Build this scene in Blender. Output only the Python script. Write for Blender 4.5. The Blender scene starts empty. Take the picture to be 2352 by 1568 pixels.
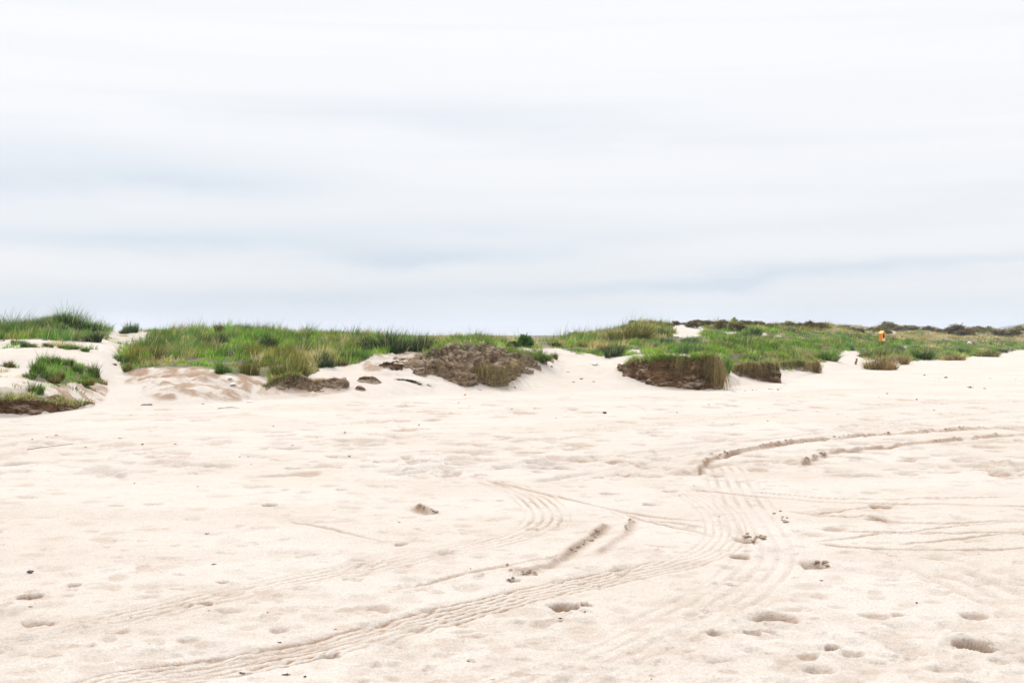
import bpy, bmesh, math, random
import numpy as np
from mathutils import Vector, Matrix, noise as mnoise

random.seed(7)
RNG = np.random.default_rng(7)
C = bpy.context.scene.collection

# ------------------------------------------------------------------ view constants
# Survey of the place: bearings are tied to a 2352 px wide reference view, eye height
# 1.6 m, horizon at row 768.
F, UC, VH, EYE = 2985.0, 1176.0, 768.0, 1.6


def smooth(e0, e1, x):
    t = np.clip((x - e0) / (e1 - e0), 0, 1)
    return t * t * (3 - 2 * t)


# ------------------------------------------------------------------ numpy noise
def _hash(ix, iy, iz, seed):
    h = (ix.astype(np.uint32) * np.uint32(374761393) + iy.astype(np.uint32) * np.uint32(668265263)
         + iz.astype(np.uint32) * np.uint32(2147483647) + np.uint32(seed * 144665 + 17))
    h = (h ^ (h >> np.uint32(13))) * np.uint32(1274126177)
    h = (h ^ (h >> np.uint32(16))) * np.uint32(2246822519)
    return h ^ (h >> np.uint32(15))


def noise2(x, y, seed=0):
    x = np.asarray(x, np.float32)
    y = np.asarray(y, np.float32)
    fx, fy = np.floor(x), np.floor(y)
    ix, iy = fx.astype(np.int64), fy.astype(np.int64)
    dx, dy = x - fx, y - fy
    sx = dx * dx * dx * (dx * (dx * 6 - 15) + 10)
    sy = dy * dy * dy * (dy * (dy * 6 - 15) + 10)
    z = np.zeros_like(ix)

    def g(ox, oy):
        a = _hash(ix + ox, iy + oy, z, seed).astype(np.float32) * np.float32(2 * math.pi / 4294967296.0)
        return np.cos(a) * (dx - ox) + np.sin(a) * (dy - oy)
    a, b, c, d = g(0, 0), g(1, 0), g(0, 1), g(1, 1)
    top = a + (b - a) * sx
    bot = c + (d - c) * sx
    return (top + (bot - top) * sy) * 1.41


def noise3(x, y, z, seed=0):
    fx, fy, fz = np.floor(x), np.floor(y), np.floor(z)
    ix, iy, iz = fx.astype(np.int64), fy.astype(np.int64), fz.astype(np.int64)
    d = [x - fx, y - fy, z - fz]
    s = [t * t * (3 - 2 * t) for t in d]
    out = 0
    for ox in (0, 1):
        for oy in (0, 1):
            for oz in (0, 1):
                v = _hash(ix + ox, iy + oy, iz + oz, seed).astype(np.float64) / 2147483648.0 - 1
                w = (s[0] if ox else 1 - s[0]) * (s[1] if oy else 1 - s[1]) * (s[2] if oz else 1 - s[2])
                out = out + v * w
    return out


def fbm2(x, y, octaves=4, seed=0, gain=.5):
    t, a = 0, 1.0
    for o in range(octaves):
        t = t + a * noise2(x * 2 ** o, y * 2 ** o, seed + o)
        a *= gain
    return t


def fbm3(x, y, z, octaves=4, seed=0, gain=.5):
    t, a = 0, 1.0
    for o in range(octaves):
        t = t + a * noise3(x * 2 ** o, y * 2 ** o, z * 2 ** o, seed + o)
        a *= gain
    return t


def inside(poly, u, v):
    r = np.zeros(np.shape(u), bool)
    n = len(poly)
    for i in range(n):
        x0, y0 = poly[i]
        x1, y1 = poly[(i + 1) % n]
        if y0 == y1:
            continue
        c = ((y0 > v) != (y1 > v)) & (u < (x1 - x0) * (v - y0) / (y1 - y0) + x0)
        r ^= c
    return r


# ------------------------------------------------------------------ materials
def new_mat(name):
    m = bpy.data.materials.new(name)
    m.use_nodes = True
    nt = m.node_tree
    for n in list(nt.nodes):
        nt.nodes.remove(n)
    return m, nt, nt.nodes, nt.links


def mixcol(nt, fac, a, b, mode='MIX'):
    n = nt.nodes.new('ShaderNodeMix')
    n.data_type = 'RGBA'
    n.blend_type = mode
    n.clamp_factor = True
    for sock, val in ((n.inputs['Factor'], fac), (n.inputs['A'], a), (n.inputs['B'], b)):
        s = sock
        if sock.name in ('A', 'B'):
            s = [i for i in n.inputs if i.name == sock.name and i.type == 'RGBA'][0]
        elif sock.name == 'Factor':
            s = [i for i in n.inputs if i.name == 'Factor' and i.type == 'VALUE'][0]
        if hasattr(val, 'is_linked'):
            nt.links.new(val, s)
        elif isinstance(val, (int, float)):
            s.default_value = val
        else:
            s.default_value = (*val, 1) if len(val) == 3 else val
    return [o for o in n.outputs if o.type == 'RGBA'][0]


def mth(nt, op, a, b=None, c=None):
    n = nt.nodes.new('ShaderNodeMath')
    n.operation = op
    for i, v in enumerate((a, b, c)):
        if v is None:
            continue
        if hasattr(v, 'is_linked'):
            nt.links.new(v, n.inputs[i])
        else:
            n.inputs[i].default_value = v
    return n.outputs[0]


def maprange(nt, v, a, b, c=0., d=1., interp='SMOOTHSTEP'):
    n = nt.nodes.new('ShaderNodeMapRange')
    n.interpolation_type = interp
    nt.links.new(v, n.inputs[0])
    n.inputs[1].default_value = a
    n.inputs[2].default_value = b
    n.inputs[3].default_value = c
    n.inputs[4].default_value = d
    return n.outputs[0]


def noise_tex(nt, vec, scale, detail=3, rough=.55):
    n = nt.nodes.new('ShaderNodeTexNoise')
    n.inputs['Scale'].default_value = scale
    n.inputs['Detail'].default_value = detail
    n.inputs['Roughness'].default_value = rough
    if vec is not None:
        nt.links.new(vec, n.inputs['Vector'])
    return n.outputs['Fac']


def attr(nt, name):
    n = nt.nodes.new('ShaderNodeAttribute')
    n.attribute_name = name
    return n


def principled(nt, color, rough=.9, spec=.1, normal=None):
    p = nt.nodes.new('ShaderNodeBsdfPrincipled')
    o = nt.nodes.new('ShaderNodeOutputMaterial')
    if hasattr(color, 'is_linked'):
        nt.links.new(color, p.inputs['Base Color'])
    else:
        p.inputs['Base Color'].default_value = (*color, 1)
    p.inputs['Roughness'].default_value = rough
    p.inputs['Specular IOR Level'].default_value = spec
    if normal is not None:
        nt.links.new(normal, p.inputs['Normal'])
    nt.links.new(p.outputs[0], o.inputs[0])
    return p


def bump(nt, h, strength, dist):
    b = nt.nodes.new('ShaderNodeBump')
    b.inputs['Strength'].default_value = strength
    b.inputs['Distance'].default_value = dist
    nt.links.new(h, b.inputs['Height'])
    return b.outputs[0]


def geo_pos(nt):
    return nt.nodes.new('ShaderNodeNewGeometry').outputs['Position']


def obj_pos(nt):
    return nt.nodes.new('ShaderNodeTexCoord').outputs['Object']


SAND_DRY = (.615, .572, .528)
SAND_WARM = (.575, .525, .472)
SAND_DAMP_SHADE = (.30, .192, .122)  # damp-sand tan, also painted in for the shade of pits and prints


def make_sand():
    m, nt, N, L = new_mat('dry_sand')
    P = geo_pos(nt)
    big = noise_tex(nt, P, .35, 4)
    med = noise_tex(nt, P, 3.0, 4, .6)
    col = mixcol(nt, maprange(nt, big, .36, .64), SAND_DRY, SAND_WARM)
    col = mixcol(nt, mth(nt, 'MULTIPLY', maprange(nt, med, .5, .75), .35), col, (.47, .38, .30))
    fine = noise_tex(nt, P, 70, 3, .75)
    col = mixcol(nt, mth(nt, 'MULTIPLY', maprange(nt, fine, .35, .62, 1, 0), .40), col, (.36, .26, .18))
    # pale shell grit
    vo = N.new('ShaderNodeTexVoronoi')
    vo.inputs['Scale'].default_value = 55
    L.new(P, vo.inputs['Vector'])
    grit = mth(nt, 'LESS_THAN', vo.outputs['Distance'], .14)
    pick = mth(nt, 'GREATER_THAN', mth(nt, 'FRACT', mth(nt, 'MULTIPLY', vo.outputs['Color'], 7.3)), .55)
    grit = mth(nt, 'MULTIPLY', grit, pick)
    col = mixcol(nt, mth(nt, 'MULTIPLY', grit, .8), col, (.82, .80, .76))
    # dark grit
    v2 = N.new('ShaderNodeTexVoronoi')
    v2.inputs['Scale'].default_value = 23
    L.new(P, v2.inputs['Vector'])
    dk = mth(nt, 'LESS_THAN', v2.outputs['Distance'], .07)
    pk2 = mth(nt, 'GREATER_THAN', mth(nt, 'FRACT', mth(nt, 'MULTIPLY', v2.outputs['Color'], 5.1)), .8)
    col = mixcol(nt, mth(nt, 'MULTIPLY', mth(nt, 'MULTIPLY', dk, pk2), .7), col, (.13, .09, .06))
    damp_shade_fac = attr(nt, 'damp_shade').outputs['Fac']
    dn = mth(nt, 'MULTIPLY', damp_shade_fac, maprange(nt, noise_tex(nt, P, 22, 3, .7), .2, .7, .55, 1.1))
    col = mixcol(nt, dn, col, SAND_DAMP_SHADE)
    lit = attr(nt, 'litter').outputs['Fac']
    litc = mixcol(nt, maprange(nt, noise_tex(nt, P, 2.2, 4, .7), .35, .65), (.050, .048, .020), (.15, .115, .06))  # dead thatch, darkened to paint shadow pockets between the tufts
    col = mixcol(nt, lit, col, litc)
    hf = mth(nt, 'ADD', mth(nt, 'MULTIPLY', noise_tex(nt, P, 26, 4, .7), 1.0),
             mth(nt, 'MULTIPLY', noise_tex(nt, P, 120, 2, .6), .35))
    principled(nt, col, .95, .12, bump(nt, hf, 1., .014))
    return m


def make_soil(name, dark, light, straw=.0):
    m, nt, N, L = new_mat(name)
    P = geo_pos(nt)
    mp = N.new('ShaderNodeMapping')
    mp.inputs['Scale'].default_value = (1, 1, 2.6)
    L.new(P, mp.inputs['Vector'])
    a = noise_tex(nt, mp.outputs[0], 2.2, 6, .68)
    b = noise_tex(nt, mp.outputs[0], 11, 5, .7)
    col = mixcol(nt, maprange(nt, a, .38, .66), dark, light)
    col = mixcol(nt, mth(nt, 'MULTIPLY', maprange(nt, b, .42, .66), .75), col, (light[0] * 1.25, light[1] * 1.2, light[2] * 1.15))
    col = mixcol(nt, mth(nt, 'MULTIPLY', maprange(nt, noise_tex(nt, P, 30, 3, .7), .5, .72), .7), col, (.035, .025, .018))
    # drifted dry sand lodged on ledges of the face
    sd = attr(nt, 'drift').outputs['Fac']
    col = mixcol(nt, sd, col, (.46, .38, .30))
    h = mth(nt, 'ADD', noise_tex(nt, P, 9, 6, .75), mth(nt, 'MULTIPLY', b, .6))
    principled(nt, col, .95, .08, bump(nt, h, 1.0, .10))
    return m


def make_blade_mat(name, transl=.42):
    m, nt, N, L = new_mat(name)
    a = attr(nt, 'tint')
    d = N.new('ShaderNodeBsdfDiffuse')
    t = N.new('ShaderNodeBsdfTranslucent')
    g = N.new('ShaderNodeBsdfGlossy')
    g.inputs['Roughness'].default_value = .45
    g.inputs['Color'].default_value = (.9, .9, .9, 1)
    L.new(a.outputs['Color'], d.inputs['Color'])
    L.new(a.outputs['Color'], t.inputs['Color'])
    mx = N.new('ShaderNodeMixShader')
    mx.inputs[0].default_value = transl
    L.new(d.outputs[0], mx.inputs[1])
    L.new(t.outputs[0], mx.inputs[2])
    m2 = N.new('ShaderNodeMixShader')
    m2.inputs[0].default_value = .008
    L.new(mx.outputs[0], m2.inputs[1])
    L.new(g.outputs[0], m2.inputs[2])
    o = N.new('ShaderNodeOutputMaterial')
    L.new(m2.outputs[0], o.inputs[0])
    return m


def simple_mat(name, color, rough=.6, spec=.3, var=.25, scale=8, bumpd=0.):
    m, nt, N, L = new_mat(name)
    P = obj_pos(nt)
    n = noise_tex(nt, P, scale, 4, .65)
    dark = tuple(c * (1 - var) for c in color)
    light = tuple(min(1, c * (1 + var)) for c in color)
    col = mixcol(nt, maprange(nt, n, .35, .65), dark, light)
    nm = bump(nt, n, .6, bumpd) if bumpd else None
    principled(nt, col, rough, spec, nm)
    return m


M = {}
M['sand'] = make_sand()
M['soil'] = make_soil('peaty_soil', (.052, .029, .014), (.225, .130, .066))
M['soil_pale'] = make_soil('sandy_soil', (.105, .070, .043), (.47, .35, .24))
M['blade'] = make_blade_mat('grass_blades')
M['clod'] = simple_mat('damp_sand_clod', (.40, .31, .235), .95, .08, .3, 40, .006)
M['weed'] = simple_mat('dried_seaweed', (.020, .014, .011), .55, .3, .4, 40)
M['weed_brown'] = simple_mat('brown_seaweed', (.085, .050, .028), .7, .25, .4, 40)
M['mussel'] = simple_mat('mussel_shell', (.010, .011, .018), .3, .5, .3, 30)
M['twig'] = simple_mat('twig_wood', (.17, .12, .08), .85, .15, .35, 25)
M['drift'] = simple_mat('bleached_driftwood', (.33, .28, .22), .85, .15, .3, 12)
M['darkwood'] = simple_mat('dark_driftwood', (.035, .027, .022), .8, .2, .4, 12)
M['stone'] = simple_mat('grey_stone', (.20, .17, .15), .85, .2, .3, 14, .01)
M['white'] = simple_mat('white_litter', (.85, .85, .84), .5, .35, .08, 10)
M['shell'] = simple_mat('pale_shell', (.80, .76, .70), .55, .3, .1, 30)
M['red'] = simple_mat('red_plastic', (.75, .08, .05), .4, .4, .1, 10)
M['leaf'] = simple_mat('fresh_leaf', (.22, .46, .03), .5, .3, .15, 30)
M['orange'] = simple_mat('orange_paint', (.95, .33, .008), .35, .5, .05, 6)
M['roof'] = simple_mat('orange_roof_paint', (.95, .42, .06), .12, .6, .05, 6)
M['black'] = simple_mat('dark_recess', (.02, .012, .008), .8, .1, .2, 6)
M['label'] = simple_mat('white_plate', (.85, .83, .82), .4, .4, .04, 6)
M['post'] = simple_mat('grey_post', (.22, .20, .18), .8, .2, .25, 10)
M['stake'] = simple_mat('weathered_stake', (.22, .14, .055), .85, .15, .35, 20)
M['rock'] = simple_mat('pale_rock', (.66, .64, .60), .8, .2, .12, 5, .02)
M['hill'] = simple_mat('far_hillside', (.07, .085, .06), .95, .05, .3, .004)


# ------------------------------------------------------------------ mesh helpers
def mesh_from(name, V, quads=None, tris=None, mat=None, tint=None, floats=None, smooth_shade=False):
    me = bpy.data.meshes.new(name)
    V = np.ascontiguousarray(V, np.float32)
    nq = 0 if quads is None else len(quads)
    ntr = 0 if tris is None else len(tris)
    me.vertices.add(len(V))
    me.vertices.foreach_set('co', V.ravel())
    loops = []
    if nq:
        loops.append(np.asarray(quads, np.int32).ravel())
    if ntr:
        loops.append(np.asarray(tris, np.int32).ravel())
    loops = np.concatenate(loops)
    me.loops.add(len(loops))
    me.loops.foreach_set('vertex_index', loops)
    me.polygons.add(nq + ntr)
    st = np.concatenate([np.arange(nq, dtype=np.int32) * 4, nq * 4 + np.arange(ntr, dtype=np.int32) * 3])
    me.polygons.foreach_set('loop_start', st)
    if smooth_shade:
        me.polygons.foreach_set('use_smooth', np.ones(nq + ntr, bool))
    me.update(calc_edges=True)
    if tint is not None:
        a = me.attributes.new('tint', 'FLOAT_COLOR', 'POINT')
        t4 = np.ones((len(V), 4), np.float32)
        t4[:, :3] = tint
        a.data.foreach_set('color', t4.ravel())
    for k, val in (floats or {}).items():
        a = me.attributes.new(k, 'FLOAT', 'POINT')
        a.data.foreach_set('value', np.ascontiguousarray(val, np.float32))
    if mat is not None:
        me.materials.append(mat)
    return me


def link(name, me, parent=None, loc=None, rotz=0., scale=None):
    o = bpy.data.objects.new(name, me)
    C.objects.link(o)
    if parent is not None:
        o.parent = parent
    if loc is not None:
        o.location = loc
    if rotz:
        o.rotation_euler = (0, 0, rotz)
    if scale is not None:
        o.scale = scale
    return o


def tag(o, label=None, cat=None, group=None, kind=None):
    if label:
        o['label'] = label
    if cat:
        o['category'] = cat
    if group:
        o['group'] = group
    if kind:
        o['kind'] = kind
    return o


def grid_quads(nr, nc):
    i = np.arange(nr - 1)[:, None] * nc + np.arange(nc - 1)[None, :]
    return np.stack([i, i + 1, i + nc + 1, i + nc], -1).reshape(-1, 4)


# ------------------------------------------------------------------ terrain: survey tables
FOOT = [(-1600, 960), (0, 958), (100, 951), (180, 938), (260, 930), (450, 930), (520, 925), (620, 918), (700, 915),
        (800, 920), (900, 915), (1000, 906), (1100, 903), (1200, 898), (1300, 895), (1400, 893), (1500, 894),
        (1660, 897), (1700, 884), (1795, 880), (1850, 864), (1885, 856), (1960, 851), (2045, 848), (2090, 831),
        (2200, 824), (2300, 812), (2400, 808), (2700, 800), (4000, 795)]
FOOT_U = np.array([p[0] for p in FOOT], float)
FOOT_Y = F * EYE / (np.array([p[1] for p in FOOT], float) - VH)
COLS = {
    -400: [(915, 26.0), (880, 28), (845, 30.5), (815, 33), (800, 36), (785, 40), (762, 44), (755, 47)],
    0: [(918, 25.7), (880, 28), (845, 30.5), (815, 33), (800, 36), (785, 40), (759, 44), (754, 47)],
    150: [(905, 28.5), (860, 30.5), (826, 32.5), (808, 36), (792, 39), (764, 43), (740, 46)],
    235: [(890, 31.5), (850, 33), (822, 35), (802, 37.5), (786, 40), (768, 44), (762, 48)],
    290: [(900, 31), (862, 33.5), (822, 37), (792, 41), (777, 45), (765, 49)],
    400: [(900, 30.5), (872, 32), (846, 34), (816, 37), (791, 40), (772, 44), (765, 48)],
    500: [(895, 31.5), (865, 33), (850, 34), (802, 39), (773, 43), (760, 47)],
    620: [(895, 32.5), (870, 33.5), (850, 34.5), (802, 39), (774, 43), (762, 47)],
    700: [(900, 33), (880, 33.6), (860, 34.5), (803, 40), (778, 44), (768, 48)],
    800: [(890, 33), (850, 36), (832, 38), (794, 42), (780, 46), (773, 50)],
    900: [(880, 34), (850, 36.5), (815, 39.5), (804, 42), (785, 46), (781, 50)],
    1000: [(880, 36), (850, 37.5), (812, 39.5), (796, 41), (790, 45), (787, 49)],
    1100: [(890, 36.2), (850, 37.8), (802, 39.5), (791, 41), (784, 45), (781, 50)],
    1200: [(880, 38), (850, 39.5), (817, 41), (796, 43.5), (787, 48), (784, 53)],
    1300: [(870, 40), (845, 43), (816, 47), (797, 51), (785, 56), (779, 62)],
    1400: [(865, 41), (840, 44.5), (820, 48.5), (801, 53), (787, 60), (772, 70), (766, 80)],
    1470: [(880, 39.5), (862, 41.5), (842, 43), (812, 47), (792, 54), (764, 66), (743, 80)],
    1600: [(875, 39), (858, 40), (830, 42), (803, 47), (783, 56), (764, 75), (752, 95), (745, 110)],
    1700: [(866, 42.5), (846, 45), (817, 49), (792, 58), (768, 80), (750, 105), (742, 120)],
    1800: [(858, 47.5), (838, 50), (812, 56), (792, 65), (768, 90), (753, 115), (749, 128)],
    1900: [(840, 57), (817, 62), (797, 72), (778, 90), (762, 115), (756, 132)],
    2000: [(840, 62.5), (822, 68), (810, 78), (797, 100), (786, 120), (772, 150), (766, 172)],
    2100: [(820, 81), (810, 86), (798, 98), (786, 115), (775, 142), (770, 165)],
    2200: [(813, 92), (804, 100), (793, 115), (782, 140), (774, 170), (770, 190)],
    2300: [(805, 118), (798, 130), (788, 150), (779, 175), (773, 200), (770, 220)],
    2400: [(800, 135), (793, 150), (784, 175), (776, 205), (771, 230)],
    2800: [(793, 175), (786, 200), (778, 230), (772, 260)],
}
SG = np.arange(0, 420, .1)
CU, TAB = [], []
for u, kn in sorted(COLS.items()):
    yf = np.interp(u, FOOT_U, FOOT_Y)
    s, z = [0.], [0.]
    for v, y in kn:
        s.append(y - yf)
        z.append(max(EYE - (v - VH) / F * y, .02))
    s += [s[-1] + 14, s[-1] + 45, s[-1] + 400]
    z += [z[-1] * .82 + .1, z[-1] * .55 + .2, z[-1] * .5 + .2]
    t = np.interp(SG, s, z)
    for w in (9, 9):
        k = np.ones(w) / w
        t = np.convolve(np.pad(t, w // 2, mode='edge'), k, 'valid')
    t -= t[0] * np.exp(-SG * 2)
    CU.append(u)
    TAB.append(t)
CU = np.array(CU, float)
TAB = np.array(TAB)
RIDGE_U = np.array([1500, 1700, 1800, 1900, 1990, 2043, 2090, 2150, 2172, 2200, 2240, 2270, 2300, 2340, 2420, 2600, 3200.])
RIDGE_V = np.array([800, 775, 762, 757, 757, 747, 752, 758, 764, 755, 757, 760, 766, 758, 757, 759, 759.])


def base_height(u, Y):
    """Dune profile above the flat beach at bearing u and depth Y (arrays of one shape)."""
    yf = np.interp(u, FOOT_U, FOOT_Y)
    s = Y - yf
    k = np.clip(np.searchsorted(CU, u) - 1, 0, len(CU) - 2)
    w = np.clip((u - CU[k]) / (CU[k + 1] - CU[k]), 0, 1)
    w = w * w * (3 - 2 * w) * .5 + w * .5
    si = np.clip(s / .1, 0, len(SG) - 2)
    i0 = si.astype(np.int32)
    f = si - i0
    a = TAB[k, i0] * (1 - f) + TAB[k, i0 + 1] * f
    b = TAB[k + 1, i0] * (1 - f) + TAB[k + 1, i0 + 1] * f
    z = np.where(s > 0, a * (1 - w) + b * w, 0)
    rz = EYE - (np.interp(u, RIDGE_U, RIDGE_V) - VH) / F * 260
    rz = np.maximum(rz, 0) * np.exp(-((Y - 260) / 26.) ** 2)
    return np.maximum(z, 0) + np.maximum(rz - z * np.exp(-((Y - 260) / 26.) ** 2), 0), s


# sampling rows / columns of the ground sheet
ucol = np.concatenate([np.linspace(-1600, -160, 40)[:-1], np.arange(-160, 2515, 2.3), np.linspace(2515, 4000, 40)[1:]])
vv = np.concatenate([np.arange(1660, 1290, -1.4), np.arange(1290, 985, -.85)])
rows = list(np.linspace(1.6, F * EYE / (1660 - VH), 22)[:-1]) + list(F * EYE / (vv - VH))
y = rows[-1]
while y < 24:
    y += .10
    rows.append(y)
while y < 50:
    y += .105
    rows.append(y)
while y < 130:
    y += .36
    rows.append(y)
while y < 340:
    y += 1.5
    rows.append(y)
while y < 3700:
    y *= 1.16
    rows.append(y)
YR = np.array(rows)
NR, NC = len(YR), len(ucol)
UU = np.broadcast_to(ucol[None, :], (NR, NC))
YY = np.broadcast_to(YR[:, None], (NR, NC))
XX = (UU - UC) / F * YY
Z, S = base_height(UU, YY)
Z = Z.astype(np.float64)

# broad and medium relief
dune = smooth(0.2, 4, S)
beach = 1 - smooth(0, 1.5, S)
farfade = 1 - smooth(300, 600, YY)
rowlen = np.gradient(YR)[:, None]          # row spacing, so that fine relief fades out where the sheet is coarse


def lod(lam):
    return np.clip(lam / (2.5 * rowlen) - .4, 0, 1)


Z += beach * .030 * fbm2(XX / 3.5, YY / 5.0, 3, 11)
Z += beach * .011 * fbm2(XX / .9 + 9, YY / .9, 3, 21) * lod(.5)
Z += beach * .0065 * fbm2(XX / .28, YY / .28, 3, 31) * lod(.16) * (.5 + .8 * smooth(-.2, .5, noise2(XX / 2.5, YY / 2.5, 5)))
Z += beach * .0038 * noise2(XX / .05, YY / .05, 41) * lod(.06)
Z += dune * farfade * (.16 * fbm2(XX / 5., YY / 5., 3, 51) + .05 * fbm2(XX / 1.1, YY / 1.1, 3, 61) * lod(.6))
Z += smooth(7, 16, S) * farfade * smooth(1350, 1500, UU) * np.minimum(YY / 90., 1.6) * (.34 * fbm2(XX / 9. + 3, YY / 12., 2, 55) + .12 * fbm2(XX / 3.3, YY / 4., 2, 57))
Z += smooth(7, 12, S) * farfade * (1 - smooth(1000, 1350, UU)) * .10 * fbm2(XX / 2.6 + 3, YY / 3., 2, 58)
Z += smooth(190, 230, YY) * farfade * (1.0 * fbm2(XX / 22., YY / 22., 3, 71)) * smooth(1700, 1900, UU)
VV = VH + (EYE - Z) * F / YY              # row in the reference view, for the maps below
# slumped, broken sand below the turf
SL = np.zeros((NR, NC))
jit_u = UU + 14 * noise2(XX / 1.2, YY / 1.2, 81)
jit_v = VV + 6 * noise2(XX / .9, YY / .9, 82)
SLUMP = [([(325, 905), (345, 872), (420, 862), (520, 868), (575, 884), (570, 915), (470, 925), (380, 918)], 1.),
         ([(100, 930), (120, 893), (190, 886), (245, 892), (240, 915), (190, 925)], .9),
         ([(600, 905), (640, 880), (760, 872), (800, 878), (780, 905), (700, 912)], .6),
         ([(285, 880), (290, 845), (420, 842), (560, 858), (640, 872), (580, 884), (420, 862), (330, 885)], .5),
         ([(840, 860), (850, 815), (960, 805), (950, 850), (900, 870)], .7)]
for poly, amt in SLUMP:
    SL = np.maximum(SL, amt * inside(poly, jit_u, jit_v))
k = 7
for ax in (0, 1):
    c = np.cumsum(np.pad(SL, [(k // 2 + 1, k // 2) if a == ax else (0, 0) for a in (0, 1)], mode='edge'), axis=ax)
    SL = (np.take(c, range(k, c.shape[ax]), ax) - np.take(c, range(0, c.shape[ax] - k), ax)) / k
rid = 1 - np.abs(noise2(XX / .95 + YY * .25, YY / .5, 91)) * 2
rid2 = 1 - np.abs(noise2(XX / .4, YY / .25, 92)) * 2
Z += SL * (.10 * rid * np.abs(rid) + .035 * rid2)
damp_shade = np.zeros((NR, NC), np.float32)  # tan weight: damp sand, brown soil and shade painted into hollows
crust = smooth(.0, .42, fbm2(XX / 1.0 + YY * .5, YY / .42, 4, 95)) * smooth(.1, .5, SL)
Z += crust * .035
damp_shade += (SL * .55 * smooth(.0, .6, -rid) + crust * .85).astype(np.float32)
for poly, amt in [([(112, 878), (160, 868), (240, 872), (246, 902), (190, 912), (120, 905)], .75), ([(283, 846), (330, 838), (440, 846), (560, 862), (660, 876), (640, 892), (560, 882), (440, 868), (300, 874)], 1.), ([(590, 905), (600, 872), (700, 866), (800, 872), (800, 900), (700, 912)], .5),
                  ([(280, 832), (330, 840), (300, 880), (282, 862)], .5), ([(890, 815), (960, 805), (960, 850), (900, 850)], .45)]:
    damp_shade = np.maximum(damp_shade, (amt * inside(poly, jit_u, jit_v) * smooth(-.35, .3, fbm2(XX / .6, YY / .9, 3, 96))).astype(np.float32))


# ------------------------------------------------------------------ marks in the sand
def window(x0, x1, y0, y1):
    r0, r1 = np.searchsorted(YR, [y0, y1])
    if r1 <= r0 + 1:
        return None
    ua, ub = UC + F * x0 / (y0 if x0 < 0 else y1), UC + F * x1 / (y1 if x1 < 0 else y0)
    c0, c1 = np.searchsorted(ucol, [min(ua, ub), max(ua, ub)])
    if c1 <= c0 + 1:
        return None
    return slice(r0, r1), slice(c0, c1)


def flat(u, v):
    yv = F * EYE / (v - VH)
    return (u - UC) / F * yv, yv


def pit(u, v, wpx, depth, aspect=.8, rot=0., hard=.5, rim=.3, damp_shade_amt=.0, jag=.20):
    x, yv = flat(u, v)
    a = wpx * .5 * yv / F
    b = a * aspect
    R = max(a, b) * 2.2
    w = window(x - R, x + R, yv - R, yv + R)
    if w is None:
        return
    px, py = XX[w] - x, YY[w] - yv
    ca, sa = math.cos(rot), math.sin(rot)
    lx, ly = (px * ca + py * sa) / a, (-px * sa + py * ca) / b
    r = np.sqrt(lx * lx + ly * ly) * (1 + jag * noise2(XX[w] / (a * 1.0) + 3 + u, YY[w] / (a * 1.6), 7) * 1.6)
    inn = 1 - smooth(hard, 1., r)
    Z[w] += -depth * inn + depth * rim * np.exp(-((r - 1.25) / .28) ** 2) * (.6 + .4 * np.sign(ly))
    damp_shade[w] = np.maximum(damp_shade[w], damp_shade_amt * (1 - smooth(hard + .15, 1.02, r)))  # darker pit floor: damp sand plus shade painted into the colour


def crom(pts, step):
    P = [np.array(p) for p in pts]
    P = [2 * P[0] - P[1]] + P + [2 * P[-1] - P[-2]]
    out = []
    for i in range(1, len(P) - 2):
        n = max(2, int(np.linalg.norm(P[i + 1] - P[i]) / step))
        for t in np.linspace(0, 1, n, endpoint=False):
            out.append(.5 * (2 * P[i] + (P[i + 1] - P[i - 1]) * t + (2 * P[i - 1] - 5 * P[i] + 4 * P[i + 1] - P[i + 2]) * t * t
                             + (-P[i - 1] + 3 * P[i] - 3 * P[i + 1] + P[i + 2]) * t ** 3))
    out.append(P[-2])
    return np.array(out)


def track(pts, half, fn, step=.35):
    """fn(d, s, S_total, x, y) -> (dz, damp) over points within `half` of the path; d is signed, + to the left of travel."""
    W = crom([flat(*p) for p in pts], step)
    seg = np.diff(W, axis=0)
    ln = np.linalg.norm(seg, axis=1)
    cum = np.concatenate([[0], np.cumsum(ln)])
    x0, y0 = W.min(0) - half
    x1, y1 = W.max(0) + half
    r0, r1 = np.searchsorted(YR, [y0, y1])
    best = {}
    D = np.full((r1 - r0, NC), 1e9)
    A = np.zeros_like(D)
    for i in range(len(seg)):
        a, b = W[i], W[i + 1]
        w = window(min(a[0], b[0]) - half, max(a[0], b[0]) + half, min(a[1], b[1]) - half, max(a[1], b[1]) + half)
        if w is None:
            continue
        px, py = XX[w] - a[0], YY[w] - a[1]
        tx, ty = seg[i] / max(ln[i], 1e-6)
        t = np.clip(px * tx + py * ty, 0, ln[i])
        dx, dy = px - t * tx, py - t * ty
        dist = np.sqrt(dx * dx + dy * dy)
        sg = np.where(tx * py - ty * px >= 0, 1., -1.)
        ww = (slice(w[0].start - r0, w[0].stop - r0), w[1])
        cur = D[ww]
        m = dist < np.abs(cur)
        cur[m] = (dist * sg)[m]
        A[ww][m] = (cum[i] + t)[m]
    idx = np.nonzero(np.abs(D) < half)
    if len(idx[0]) == 0:
        return
    gi = (idx[0] + r0, idx[1])
    dz, dm = fn(D[idx], A[idx], cum[-1], XX[gi], YY[gi])
    e = (1 - smooth(half * .75, half, np.abs(D[idx]))) * smooth(0, .25, A[idx]) * smooth(0, .25, cum[-1] - A[idx])
    Z[gi] += dz * e
    damp_shade[gi] = np.maximum(damp_shade[gi], dm * e)


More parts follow.
